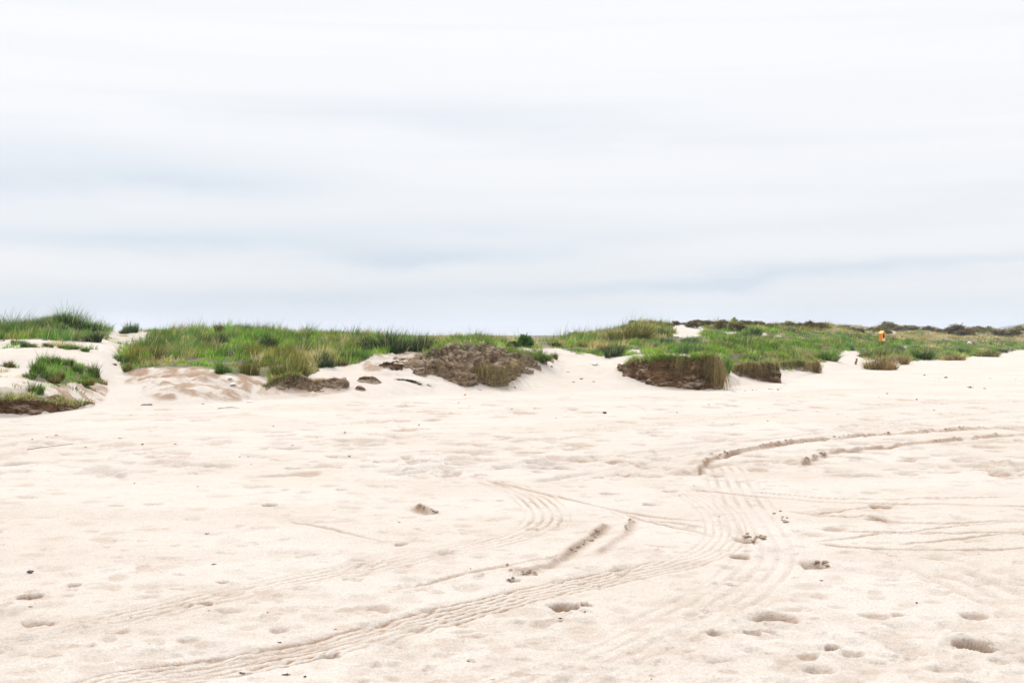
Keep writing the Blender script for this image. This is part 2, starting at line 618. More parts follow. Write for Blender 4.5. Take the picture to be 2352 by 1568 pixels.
def tyre(width, depth, ribs, ribd, dm=.0, seed=0, patch=.5):
    def fn(d, s, tot, x, y):
        n = d / (width * .5)
        k = .35 + .65 * smooth(-patch, .5, noise2(x / .8 + seed * 7, y / .8, 100 + seed))
        k = k * (1.25 - .95 * smooth(.30, .52, s / tot)) if ribs == 6 else k
        bed = 1 - smooth(.86, 1.08, np.abs(n))
        berm = np.exp(-((np.abs(n) - 1.22) / .17) ** 2)
        rib = np.cos(n * math.pi * ribs) * bed
        lug = np.sin(s * 2 * math.pi / .11 + n * 3) * bed * (.25 if ribs > 3 else 0.) * smooth(12, 8, y)
        dz = (-depth * bed + depth * .55 * berm * (.7 + .6 * noise2(s / (.15 if ribs > 1 else .9), n * 0 + seed, 7))) * k + ribd * (rib + lug) * k
        return dz, dm * bed * k * smooth(.1, -.8, np.cos(n * math.pi * ribs)) if dm else dz * 0  # groove lines coloured darker: damp sand with painted-in shade
    return fn


def scarp(height, width, dm=.5, side=1, seed=0):
    """A spun-up wheel furrow: a steep broken lip on one side of the path."""
    def fn(d, s, tot, x, y):
        n = d * side
        j = .02 * noise2(s / .16, s * 0, 200 + seed) + .02 * noise2(s / .05, s * 0, 210 + seed)
        n = n + j * width * 3
        k = .65 + .35 * smooth(-.4, .4, noise2(s / .9, s * 0 + 5, 220 + seed))
        lip = np.exp(-np.maximum(n - .02, 0) / (width * .8)) * smooth(-.02, .02, n)
        bed = np.exp(-((n + width * .45) / (width * .5)) ** 2)
        dz = height * k * lip - height * .55 * k * bed
        cl = .4 * height * np.maximum(noise2(x / .06, y / .06, 230 + seed), 0) * np.exp(-(n / .07) ** 2)
        return dz + cl, dm * k * (np.exp(-((n + .01) / .045) ** 2))  # dark line of the shaded furrow lip, put into the sand colour
    return fn


A_MAIN = [(150, 1600), (300, 1563), (500, 1530), (700, 1487), (900, 1440), (1100, 1392), (1300, 1348), (1450, 1318), (1560, 1292),
          (1640, 1258), (1668, 1215), (1650, 1170), (1600, 1138), (1520, 1112), (1420, 1090), (1350, 1078)]
track(A_MAIN, .36, tyre(.40, .008, 6, .0055, .95, 1, .7))
track([(400, 1540), (520, 1514), (620, 1494), (742, 1466), (860, 1440), (960, 1416)], .2, tyre(.18, .009, 1, .0, .75, 2, .6))
track([(-80, 1486), (150, 1445), (350, 1405), (500, 1372), (650, 1340), (800, 1312), (950, 1285), (1080, 1258), (1180, 1235),
       (1245, 1205), (1258, 1175), (1230, 1145), (1180, 1122), (1110, 1103)], .36, tyre(.42, .006, 5, .004, .6, 3, .35))
track([(-80, 1500), (100, 1468), (300, 1432), (480, 1398)], .3, tyre(.3, .012, 4, .005, .3, 13, .3))
OUTER = [(2560, 981), (2352, 983), (2250, 985), (2100, 991), (1980, 998), (1900, 1007), (1800, 1018), (1700, 1034), (1640, 1050),
         (1612, 1070), (1606, 1092)]
track(OUTER, .5, scarp(.052, .22, 1., -1, 1), .5)
track([(2560, 1000), (2352, 1001), (2250, 1005), (2150, 1013), (2060, 1023), (1990, 1031), (1900, 1042), (1860, 1056), (1835, 1073)], .45,
      scarp(.042, .20, .9, -1, 2), .5)
track([(1640, 1054), (1668, 1075), (1684, 1110), (1704, 1150), (1742, 1200), (1768, 1255), (1760, 1300), (1705, 1355), (1610, 1412),
       (1450, 1487), (1250, 1560), (1130, 1605)], .5, tyre(.55, .007, 5, .0035, .42, 4, .25))
track([(1980, 1080), (1995, 1110), (2025, 1140), (2080, 1180), (2150, 1240), (2230, 1320), (2320, 1420), (2400, 1500)], .45,
      tyre(.5, .008, 2, .001, .0, 5, .1))
LINES = [([(1096, 1100), (1250, 1133), (1409, 1166), (1565, 1186), (1650, 1195)], .14),
         ([(1409, 1166), (1480, 1190), (1565, 1208), (1640, 1222)], .14),
         ([(1568, 1122), (1673, 1136), (1758, 1143), (1905, 1151), (2116, 1160), (2352, 1162), (2450, 1161)], .18),
         ([(1779, 1168), (1884, 1181), (1990, 1185), (2074, 1198), (2201, 1202), (2352, 1198), (2450, 1195)], .14),
         ([(1838, 1206), (1948, 1217), (2074, 1221), (2201, 1225), (2352, 1227), (2450, 1228)], .16),
         ([(1846, 1240), (1927, 1252), (2032, 1259), (2201, 1264), (2352, 1265), (2450, 1264)], .18),
         ([(1863, 1244), (1950, 1233), (2050, 1222), (2150, 1213), (2260, 1204), (2352, 1199)], .12),
         ([(2053, 1252), (2158, 1240), (2352, 1229), (2450, 1222)], .13),
         ([(1863, 1181), (1948, 1168), (2116, 1160)], .12),
         ([(1460, 1180), (1560, 1196), (1640, 1206)], .10),
         ([(1700, 1128), (1850, 1140), (2050, 1146), (2352, 1139)], .12),
         ([(900, 1360), (1060, 1322), (1200, 1296), (1330, 1278)], .12),
         ([(1450, 1245), (1520, 1252), (1580, 1258)], .10),
         ([(640, 1195), (720, 1215), (800, 1232), (900, 1248)], .16)]
for i, (pp, w) in enumerate(LINES):
    track(pp, w * 1.5, tyre(w * .9, .012, 1, .0, .8, 20 + i, .9), .5)
track([(1460, 1182), (1446, 1200), (1440, 1216), (1408, 1244), (1364, 1280)], .25, scarp(.018, .10, .5, -1, 5), .2)
track([(1400, 1196), (1373, 1219), (1346, 1243), (1319, 1263), (1284, 1287), (1253, 1301), (1205, 1316), (1165, 1302)], .3,
      scarp(.034, .12, .75, -1, 6), .15)
track([(950, 1157), (968, 1168), (990, 1177), (1022, 1180)], .25, scarp(.055, .14, .9, 1, 7), .1)
# faint long tracks on the middle beach
for i, pp in enumerate([[(1250, 1110), (1600, 1050), (1900, 1005), (2300, 965)], [(1450, 1030), (1800, 1000), (2100, 965), (2400, 940)],
                        [(900, 1095), (1300, 1060), (1600, 1030), (2000, 985), (2400, 955)], [(2560, 1480), (2400, 1420), (2200, 1330), (2100, 1290)],
                        [(1300, 990), (1700, 960), (2100, 930), (2400, 915)]]):
    track(pp, .5, tyre(.5, .03, 3, .01, .25, 40 + i, .5), 1.)

PITS = [(1298, 1398, 72, .055, .5, 0, .6, .7), (1346, 1396, 26, .03, .6, .3, .5, .7), (1785, 1424, 116, .040, .42, -.1, .5, .55),
        (1640, 1459, 40, .03, .6, 0, .5, .5), (1728, 1460, 50, .03, .5, .2, .5, .5), (2236, 1490, 86, .065, .75, .35, .65, .6),
        (2310, 1500, 50, .02, .6, .3, .5, .4), (1870, 1300, 64, .05, .8, 0, .5, .5), (1715, 1236, 60, .045, .8, .2, .5, .6),
        (1702, 1277, 56, .045, .55, 0, .5, .65), (2026, 1163, 62, .045, .6, 0, .4, .75), (2016, 1189, 60, .035, .6, 0, .4, .6),
        (1920, 1209, 72, .02, .5, 0, .4, .4), (2240, 1421, 70, .03, .55, 0, .5, .45), (2300, 1424, 30, .02, .6, 0, .5, .35),
        (1912, 1491, 40, .035, .7, 0, .5, .6), (1858, 1513, 66, .03, .55, 0, .4, .5), (2010, 1415, 90, .02, .4, -.2, .4, .4),
        (2065, 1414, 40, .02, .5, -.2, .4, .4), (70, 1366, 56, .045, .55, 0, .6, .75), (80, 1430, 74, .03, .5, 0, .55, .5),
        (170, 1341, 34, .03, .6, 0, .5, .6), (470, 1386, 50, .03, .4, .6, .5, .75), (432, 1392, 26, .02, .5, .5, .5, .6),
        (865, 1395, 76, .025, .55, 0, .4, .35), (920, 1253, 36, .03, .6, .2, .4, .55), (620, 1164, 44, .04, .6, 0, .4, .6),
        (510, 1338, 34, .025, .6, 0, .5, .5), (760, 1500, 60, .03, .5, .5, .4, .4), (1680, 1345, 34, .03, .9, .9, .5, .5),
        (1590, 1415, 40, .012, .6, 0, .4, .25), (985, 1400, 50, .02, .4, .3, .4, .3), (1085, 1458, 90, .012, .3, .05, .4, .3),
        (1540, 1125, 40, .025, .5, 0, .4, .3), (1490, 1152, 36, .03, .5, 0, .4, .5), (1220, 1213, 44, .02, .5, 0, .4, .4),
        (1100, 1322, 26, .025, .6, 0, .5, .4), (1180, 1335, 34, .035, .6, 0, .5, .6), (2090, 1058, 40, .03, .5, 0, .4, .6),
        (1400, 985, 40, .03, .4, 0, .4, .5), (2100, 1500, 100, .02, .5, 0, .4, .2), (1960, 1505, 50, .02, .6, 0, .4, .3),
        (1880, 1545, 90, .03, .5, 0, .4, .35), (1660, 1520, 80, .025, .5, .2, .4, .2), (2180, 1540, 80, .025, .5, 0, .4, .2),
        (180, 1075, 90, .03, .4, 0, .3, .25), (275, 1045, 50, .03, .4, 0, .3, .3), (60, 1145, 60, .02, .4, 0, .3, .25),
        (350, 1160, 60, .02, .4, 0, .3, .25), (580, 1120, 60, .02, .4, 0, .3, .2), (265, 1165, 40, .03, .4, 0, .4, .3),
        (690, 1350, 60, .02, .5, .1, .4, .2), (640, 1445, 60, .025, .5, 0, .4, .3), (430, 1470, 60, .02, .5, .3, .4, .3),
        (275, 1450, 70, .02, .5, .2, .4, .3), (530, 1405, 60, .02, .5, 0, .4, .25), (1030, 1270, 50, .02, .5, .2, .4, .2),
        (810, 1330, 60, .02, .5, 0, .4, .25), (1400, 1130, 50, .03, .4, 0, .4, .35), (1130, 1190, 40, .02, .4, 0, .4, .3),
        (1290, 1190, 30, .02, .5, 0, .4, .4), (2180, 1035, 50, .03, .4, 0, .3, .4), (2090, 1090, 60, .03, .4, 0, .3, .3),
        (2000, 1130, 60, .02, .3, 0, .3, .2), (2300, 1090, 70, .02, .3, 0, .3, .2)]
for p in PITS:
    u, v, wpx, dep, asp, rot, hard, dm = p
    pit(u, v, wpx, dep, max(asp, .3) * 2.0, rot, hard, .3, min(1.1, dm * 1.6))
# trodden, wind-softened footprints all over
for i in range(1500):
    v = 985 + 620 * RNG.random() ** 1.15 - 60 * (RNG.random() < .35)
    v = max(v, 925)
    u = -120 + 2600 * RNG.random()
    yv = F * EYE / (v - VH)
    if yv > np.interp(u, FOOT_U, FOOT_Y) - 1:
        continue
    wm = .10 + .22 * RNG.random() ** 1.5
    if yv > 15:
        wm *= 1.5
    soft = .75 if u < 700 else 1.
    pit(u, v, wm * F / yv, (.004 + .016 * RNG.random() ** 3) * (1.5 if yv > 14 else 1.) * soft, .6 + .8 * RNG.random(), RNG.random() * 3.1,
        .1 + .3 * RNG.random(), .35, .10 + .22 * RNG.random() ** 2)
for i in range(750):
    v = 1010 + 570 * RNG.random() ** .8
    u = -120 + 2600 * RNG.random()
    yv = F * EYE / (v - VH)
    wm = .04 + .09 * RNG.random()
    if noise2(np.array([u / 260.]), np.array([v / 90.]), 301)[0] < -.1:
        continue
    pit(u, v, wm * F / yv, .004 + .009 * RNG.random(), .7 + 1.6 * RNG.random(), RNG.random() * 3.1, .2 + .4 * RNG.random(), .4, .1 + .4 * RNG.random() ** 2)
for i in range(900):
    v = 905 + 190 * RNG.random() ** 1.3
    u = -120 + 2600 * RNG.random()
    yv = F * EYE / (v - VH)
    if yv > np.interp(u, FOOT_U, FOOT_Y) - 1:
        continue
    wm = .16 + .34 * RNG.random() ** 1.5
    pit(u, v, wm * F / yv, .02 + .03 * RNG.random(), 1. + .8 * RNG.random(), RNG.random() * 3.1, .3 + .3 * RNG.random(), .35, (.2 + .5 * RNG.random() ** 2) * (.5 if u < 600 else 1))  # shadows of the distant footprints painted in as darker sand
# coarse wind streaks that darken hollows very slightly (lag of heavier grains)
lag = smooth(.15, .6, fbm2(XX / 2.6, YY / 1.1, 3, 131)) * beach
damp_shade = np.maximum(damp_shade, (lag * .10).astype(np.float32))
VV = VH + (EYE - Z) * F / YY

# ------------------------------------------------------------------ plant cover map
# (outline in the survey view, density, height m, weights of bright / mid / marram / straw / olive)
COVER = [
    ([(-700, 690), (245, 690), (258, 778), (190, 784), (100, 781), (60, 779), (-700, 790)], .95, .50, (2, 3.5, 3.5, .6, 1.)),
    ([(-700, 784), (0, 786), (60, 790), (210, 799), (212, 807), (60, 800), (-700, 800)], .35, .26, (1, 3, 2, 1, 1)),
    ([(240, 690), (402, 690), (385, 782), (330, 792), (250, 790)], .42, .20, (2.5, 1, .5, 3, .8)),
    ([(268, 832), (285, 805), (330, 787), (372, 690), (1000, 690), (990, 806), (900, 808), (850, 818), (825, 835), (775, 838),
      (735, 846), (700, 868), (640, 874), (600, 860), (540, 858), (440, 842), (340, 845), (285, 850)], 1., .46, (4.5, 3, 1.5, 1.2, 1.3)),
    ([(560, 800), (690, 800), (720, 850), (690, 872), (610, 868), (560, 855)], .9, .5, (.7, 2, 1.2, 1.3, 4)),
    ([(985, 690), (1300, 690), (1340, 815), (1290, 800), (1225, 800), (1200, 797), (1120, 792), (1060, 794), (1000, 812), (985, 810)],
     .8, .36, (4, 2, .6, 1.6, 1.2)),
    ([(1225, 690), (2900, 690), (2900, 798), (2352, 803), (2280, 812), (2200, 822), (2170, 826), (2100, 828), (2050, 832), (1995, 822),
      (1955, 822), (1930, 828), (1880, 842), (1800, 838), (1790, 832), (1700, 838), (1655, 846), (1640, 822), (1520, 812), (1440, 816),
      (1375, 818), (1300, 798)], 1., .40, (5, 3, 1.2, .9, .9)),
    ([(1220, 690), (1545, 690), (1540, 776), (1400, 786), (1225, 776)], .9, .46, (1.2, 1.5, 1.2, 2.4, 2.4)),
    ([(1700, 835), (1800, 815), (1900, 820), (1955, 808), (2060, 810), (2060, 832), (1995, 826), (1900, 848), (1700, 848)], .9, .40, (1.2, 1.5, 1., 1.5, 3)),
    ([(1980, 765), (2900, 762), (2900, 788), (2352, 785), (2150, 783), (2050, 780)], .75, .5, (.5, .6, .5, 5, 1.2)),
    ([(1600, 690), (2900, 690), (2900, 768), (2040, 768), (1800, 762)], .8, .5, (.2, .5, .7, 2.2, 3.)),
    ([(1525, 772), (1630, 772), (1630, 795), (1525, 795)], .8, .16, (4, 2, 1, .5, .5)),
    ([(-200, 838), (60, 840), (235, 872), (240, 900), (100, 907), (-200, 907)], .30, .18, (1, 2, 1, 2, 1.5)),
    ([(78, 842), (110, 824), (160, 830), (228, 850), (235, 874), (180, 880), (110, 880), (70, 872)], .9, .24, (1, 5, 1, .5, 1.5)),
    ([(-200, 888), (60, 890), (110, 905), (120, 918), (-200, 918)], .6, .2, (.4, 1, .5, 4, 2)),
]
BARE = [[(1538, 740), (1615, 740), (1615, 768), (1580, 778), (1545, 772)], [(1550, 783), (1578, 782), (1578, 791), (1550, 793)],
        [(1740, 767), (1764, 765), (1764, 774), (1742, 776)], [(1778, 769), (1797, 769), (1797, 775), (1778, 776)],
        [(2068, 795), (2084, 796), (2082, 803), (2070, 803)], [(2044, 757), (2062, 760), (2060, 770), (2040, 770)],
        [(1440, 800), (1470, 802), (1470, 812), (1440, 812)], [(1690, 760), (1665, 762), (1660, 770), (1690, 770)],
        [(1880, 836), (1932, 808), (1958, 800), (1985, 815), (1992, 838), (1960, 852), (1885, 852)]]
TINTS = np.array([(.245, .455, .042), (.145, .315, .030), (.115, .225, .062), (.54, .46, .22), (.235, .235, .042)])


def cover_at(u, v):
    dens = np.zeros(u.shape)
    hgt = np.full(u.shape, .3)
    idx = np.full(u.shape, -1)
    for i, (poly, d, h, w) in enumerate(COVER):
        m = inside(poly, u, v)
        dens[m], hgt[m], idx[m] = d, h, i
    for poly in BARE:
        dens[inside(poly, u, v)] = 0
    return dens, hgt, idx


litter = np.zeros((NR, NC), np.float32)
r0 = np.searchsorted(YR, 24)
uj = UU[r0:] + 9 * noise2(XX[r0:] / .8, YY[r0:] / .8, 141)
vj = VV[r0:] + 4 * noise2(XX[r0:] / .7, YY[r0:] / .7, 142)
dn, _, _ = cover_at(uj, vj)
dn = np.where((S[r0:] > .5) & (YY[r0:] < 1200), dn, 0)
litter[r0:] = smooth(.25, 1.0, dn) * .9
damp_shade[litter > .3] = 0
jy = (RNG.random((NR, NC)) - .5) * np.minimum(rowlen, .1) * .12       # grains do not lie in ruled rows
ground_v = np.stack([XX, YY + jy, Z], -1).reshape(-1, 3)
ap = np.array([(-3900, -3900, -.45), (3900, -3900, -.45), (3900, 3900, -.45), (-3900, 3900, -.45)], float)
near = np.array([(-60, -60, -.02), (60, -60, -.02), (60, 1.7, -.02), (-60, 1.7, -.02)], float)
nv = len(ground_v)
quads = np.concatenate([grid_quads(NR, NC), [[nv, nv + 1, nv + 2, nv + 3], [nv + 4, nv + 5, nv + 6, nv + 7]]])
zz8 = np.zeros(8, np.float32)
me = mesh_from('sand_beach', np.concatenate([ground_v, ap, near]), quads, None, M['sand'],
               floats={'damp_shade': np.concatenate([damp_shade.ravel(), zz8]), 'litter': np.concatenate([litter.ravel(), zz8])}, smooth_shade=True)
beach_obj = tag(link('sand_beach', me), 'pale sand of the beach and dunes, marked by tyre tracks and footprints', None, None, 'structure')

VMIN = np.minimum.accumulate(VV, axis=0)


def ground_at(x, yv):
    u = UC + F * np.asarray(x) / np.asarray(yv)
    ci = np.interp(u, ucol, np.arange(NC))
    ri = np.interp(yv, YR, np.arange(NR))
    c0 = np.clip(ci.astype(int), 0, NC - 2)
    q0 = np.clip(ri.astype(int), 0, NR - 2)
    fc, fr = ci - c0, ri - q0
    return ((Z[q0, c0] * (1 - fc) + Z[q0, c0 + 1] * fc) * (1 - fr) + (Z[q0 + 1, c0] * (1 - fc) + Z[q0 + 1, c0 + 1] * fc) * fr)


def spot(u, v):
    """The ground point seen at (u, v) of the survey view."""
    c = int(np.clip(round(float(np.interp(u, ucol, np.arange(NC)))), 0, NC - 1))
    col = VMIN[:, c]
    r = int(np.argmax(col <= v))
    if col[r] > v:
        r = int(np.argmin(np.where(YR < 400, VV[:, c], 9e9)))
    yv = YR[r]
    x = (u - UC) / F * yv
    return Vector((x, yv, float(ground_at(x, yv))))


# ------------------------------------------------------------------ blades
def blades(root, h, out, lean, droop, width, tint, seg=3, tipfade=.18, rng=RNG):
    """Tapering blades. root (n,3); out (n,2) unit lean direction; lean = sideways reach / h; droop: fall along the blade."""
    n = len(root)
    ts = np.linspace(0, 1, seg + 1)
    yaw = rng.random(n) * math.pi
    sx, sy = np.cos(yaw), np.sin(yaw)
    V = np.zeros((n, 2 * seg + 1, 3))
    T = np.zeros((n, 2 * seg + 1, 3))
    for i, t in enumerate(ts):
        cx = root[:, 0] + out[:, 0] * h * lean * (t * .45 + t * t * .55)
        cy = root[:, 1] + out[:, 1] * h * lean * (t * .45 + t * t * .55)
        cz = root[:, 2] + h * (t - droop * t * t)
        w = width * (1 - t) ** .6 * .5
        col = tint * (1 - tipfade * t ** 2)[..., None] + (tint * .35 + np.array([.30, .27, .13]) * .65) * (tipfade * t ** 2)[..., None] \
            if np.ndim(tipfade) else tint * (1 - tipfade * t * t) + (tint * .4 + np.array([.26, .25, .12]) * .6) * (tipfade * t * t)
        if i < seg:
            V[:, 2 * i] = np.stack([cx - sx * w, cy - sy * w, cz], -1)
            V[:, 2 * i + 1] = np.stack([cx + sx * w, cy + sy * w, cz], -1)
            T[:, 2 * i] = T[:, 2 * i + 1] = col
        else:
            V[:, 2 * seg] = np.stack([cx, cy, cz], -1)
            T[:, 2 * seg] = col
    k = 2 * seg + 1
    b = (np.arange(n) * k)[:, None]
    Q = np.concatenate([b + np.array([[2 * i, 2 * i + 1, 2 * i + 3, 2 * i + 2]]) for i in range(seg - 1)], 0) if seg > 1 else np.zeros((0, 4), int)
    R = b + np.array([[2 * seg - 2, 2 * seg - 1, 2 * seg]])
    return V.reshape(-1, 3), Q, R, T.reshape(-1, 3)


def join(parts):
    V, Q, R, T, o = [], [], [], [], 0
    for v, q, r, t in parts:
        V.append(v)
        Q.append(q + o)
        R.append(r + o)
        T.append(t)
        o += len(v)
    return np.concatenate(V), np.concatenate(Q), np.concatenate(R), np.concatenate(T)


WIND = np.array([.9, .15])


def dune_cover(name, label, u0, u1, bands):
    parts = []
    for (y0, y1, per_m2, nb, rad, wid, seg) in bands:
        area_u = (u1 - u0) / F
        n = int(per_m2 * area_u * (y1 * y1 - y0 * y0) * .5)
        yy = np.sqrt(y0 * y0 + RNG.random(n) * (y1 * y1 - y0 * y0))
        uu = u0 + RNG.random(n) * (u1 - u0)
        xx = (uu - UC) / F * yy
        zz = ground_at(xx, yy)
        v = VH + (EYE - zz) * F / yy
        uj = uu + 8 * noise2(xx / .8, yy / .8, 141)
        vj = v + 4 * noise2(xx / .7, yy / .7, 142)
        d, hg, ix = cover_at(uj, vj)
        s = yy - np.interp(uu, FOOT_U, FOOT_Y)
        patch = .55 + .9 * smooth(-.55, .35, fbm2(xx / 1.6, yy / 1.6, 2, 151))
        keep = (RNG.random(n) < d * patch) & (s > .4)
        xx, yy, zz, hg, ix = xx[keep], yy[keep], zz[keep], hg[keep], ix[keep]
        n = len(xx)
        if not n:
            continue
        W = np.array([c[3] for c in COVER], float)[ix]
        # species grow in patches: each species has its own field
        fld = np.stack([noise2(xx / 2.3 + 17 * k, yy / 2.3, 160 + k) for k in range(5)], -1)
        sc = np.log(W) + 2.6 * fld + .9 * RNG.gumbel(size=(n, 5)) * .6
        sp = sc.argmax(1)
        tint = TINTS[sp] * np.exp(RNG.normal(-.08, .36, (n, 1))) * np.exp(.75 * noise2(xx / .75, yy / .95, 190) + .35 * noise2(xx / 3., yy / 3., 191))[:, None]
        tint = np.minimum(tint, TINTS[sp] * 1.4) * np.exp(RNG.normal(0, .06, (n, 3)))
        tall = np.array([.42, .62, 1.0, .8, .72])[sp]
        ch = hg * tall * np.exp(RNG.normal(0, .22, n)) * (.55 + .85 * smooth(-.5, .5, noise2(xx / 3, yy / 3, 170)))
        k = np.repeat(np.arange(n), nb)
        m = len(k)
        rr = rad * np.sqrt(RNG.random(m)) * (.6 + .5 * tall[k])
        an = RNG.random(m) * 2 * math.pi
        px, py = xx[k] + rr * np.cos(an), yy[k] + rr * np.sin(an)
        root = np.stack([px, py, ground_at(px, py) - .02], -1)
        h = ch[k] * (.45 + .7 * RNG.random(m)) * (1.12 - .35 * rr / rad)
        o = np.stack([np.cos(an), np.sin(an)], -1) * (.25 + rr / rad)[:, None] + WIND * .55 + RNG.normal(0, .35, (m, 2))
        o /= np.linalg.norm(o, axis=1, keepdims=True) + 1e-6
        lean = .12 + .25 * RNG.random(m) + .65 * (rr / rad) ** 2 * RNG.random(m)
        droop = .05 + .35 * RNG.random(m) ** 2
        t = tint[k] * np.exp(RNG.normal(0, .16, (m, 1)))
        dead = RNG.random(m) < .10
        t[dead] = TINTS[3] * np.exp(RNG.normal(0, .2, (dead.sum(), 1)))
        parts.append(blades(root, h, o, lean, droop, wid * (.7 + .6 * RNG.random(m)), t, seg))
    v, q, r, t = join(parts)
    me = mesh_from(name, v, q, r, M['blade'], t)
    return tag(link(name, me), label, 'grass', None, 'stuff')


dune_cover('dune_grass', 'mixed green dune grass covering the dunes left of the sand gap', -200, 1290,
           [(24, 36, 12, 40, .15, .013, 3), (36, 47, 15, 40, .16, .014, 3), (47, 60, 4.5, 30, .24, .018, 2)])
dune_cover('dune_grass', 'bright green dune grass field running away to the right behind the banks', 1290, 2520,
           [(38, 52, 15, 40, .17, .015, 3), (52, 80, 10, 32, .22, .021, 2), (80, 130, 4.5, 26, .32, .036, 2), (130, 210, 1.4, 26, .5, .06, 2),
            (210, 330, .32, 18, .9, .11, 2)])

# ------------------------------------------------------------------ tussock prototypes (unit width and height)
PROTO = {}


def tussock_mesh(kind, var):
    # hay: the same growth, dried out
    r = np.random.default_rng(hash((kind, var)) % 1000 if False else {'marram': 10, 'green': 20, 'olive': 30, 'straw': 40, 'hay': 50}[kind] + var)
    n = {'marram': 420, 'green': 460, 'olive': 440, 'straw': 420, 'hay': 460}[kind]
    tn = {'marram': (.048, .098, .038), 'green': (.060, .150, .016), 'olive': (.13, .135, .028), 'straw': (.38, .31, .14), 'hay': (.25, .185, .075)}[kind]
    n *= 2
    nc = 9
    ca = r.random(nc) * 2 * math.pi
    cr = .30 * np.sqrt(r.random(nc))
    cx, cy = cr * np.cos(ca), cr * np.sin(ca)
    chh = (.55 + .45 * r.random(nc)) * (1.08 - cr * 1.1)
    chh[0] = 1.0
    ctn = np.exp(r.normal(0, .38, (nc, 1))) * np.exp(r.normal(0, .08, (nc, 3)))
    k = r.integers(0, nc, n)
    rr = .14 * np.sqrt(r.random(n))
    an = r.random(n) * 2 * math.pi
    root = np.stack([cx[k] + rr * np.cos(an), cy[k] + rr * np.sin(an), np.full(n, -.08)], -1)
    h = chh[k] * (.45 + .6 * r.random(n)) * (1.1 - rr * 2.)
    o = np.stack([np.cos(an), np.sin(an)], -1) * (.3 + rr[:, None] * 5) + root[:, :2] * 1.8 + WIND * .5 + r.normal(0, .3, (n, 2))
    o /= np.linalg.norm(o, axis=1, keepdims=True)
    lean = .06 + .45 * r.random(n) * (.35 + rr / .14)
    droop = (.05 + .4 * r.random(n) ** 2) if kind != 'straw' else (.2 + .55 * r.random(n))
    if kind == 'green':
        lean, h = lean * 1.15, h * (.7 + .35 * r.random(n))
    t = np.array(tn) * ctn[k] * np.exp(r.normal(0, .22, (n, 1)))
    dead = r.random(n) < (.12 if kind != 'straw' else .0)
    t[dead] = TINTS[3] * .8
    v, q, f, tt = blades(root, h, o, lean, droop, .021 * (.6 + .8 * r.random(n)), t, 4, .12, r)
    return mesh_from(kind + '_tussock', v, q, f, M['blade'], tt)


def bush_mesh(kind, var):
    """A rounded shrub: twiggy leaf tufts spread through an uneven crown."""
    r = np.random.default_rng({'scrub': 60, 'browned': 70, 'leafy': 80}[kind] + var)
    tn = {'scrub': (.21, .195, .075), 'browned': (.165, .125, .062), 'leafy': (.060, .130, .020)}[kind]
    cl = 34
    a = r.random(cl) * 2 * math.pi
    e = np.arccos(1 - r.random(cl) * .95)
    rad = .30 + .22 * r.random(cl)
    cen = np.stack([rad * np.sin(e) * np.cos(a) * 1.05, rad * np.sin(e) * np.sin(a) * 1.05, .12 + rad * np.cos(e) * 1.35], -1)
    ct = np.array(tn) * np.exp(r.normal(0, .38, (cl, 1))) * np.exp(r.normal(0, .08, (cl, 3)))
    per = 60
    k = np.repeat(np.arange(cl), per)
    m = len(k)
    p = cen[k] + r.normal(0, .085, (m, 3))
    p[:, 2] = np.maximum(p[:, 2], -.02)
    d1 = r.normal(0, 1, (m, 3))
    d1 /= np.linalg.norm(d1, axis=1, keepdims=True)
    d2 = np.cross(d1, r.normal(0, 1, (m, 3)))
    d2 /= np.linalg.norm(d2, axis=1, keepdims=True)
    L, Wd = (.05 + .05 * r.random(m))[:, None], (.018 + .02 * r.random(m))[:, None]
    V = np.stack([p - d1 * L, p - d2 * Wd, p + d1 * L, p + d2 * Wd], 1).reshape(-1, 3)
    Q = np.arange(m * 4).reshape(-1, 4)
    t = ct[k] * np.exp(r.normal(0, .18, (m, 1)))
    T = np.repeat(t, 4, 0)
    # branches
    nb = 26
    root = np.stack([r.normal(0, .08, nb), r.normal(0, .08, nb), np.full(nb, -.05)], -1)
    an = r.random(nb) * 2 * math.pi
    o = np.stack([np.cos(an), np.sin(an)], -1)
    b = blades(root, .35 + .35 * r.random(nb), o, .3 + .6 * r.random(nb), 0 * an + .1, .03, np.tile((.05, .035, .025), (nb, 1)), 3, .0, r)
    v, q, f, tt = join([(V, Q, np.zeros((0, 3), int), T), b])
    return mesh_from(kind + '_bush', v, q, f, M['blade'], tt)


def plant(kind, u, v, wpx, hpx, label, cat, group=None):
    var = random.randrange(3)
    key = (kind, var)
    if key not in PROTO:
        PROTO[key] = bush_mesh(kind, var) if kind in ('scrub', 'browned', 'leafy') else tussock_mesh(kind, var)
    p = spot(u, v)
    s = p.y / F
    nm = {'scrub': 'scrub_bush', 'browned': 'scrub_bush', 'leafy': 'green_bush'}.get(kind, 'grass_tussock')
    w, h = wpx * s * (1.25 if nm == 'grass_tussock' else 1.0), hpx * s * 1.1
    o = link(nm, PROTO[key], None, p, random.uniform(0, 6.28), (w, w, h * (1.3 if nm == 'grass_tussock' else 1.1)))
    return tag(o, label, cat, group)


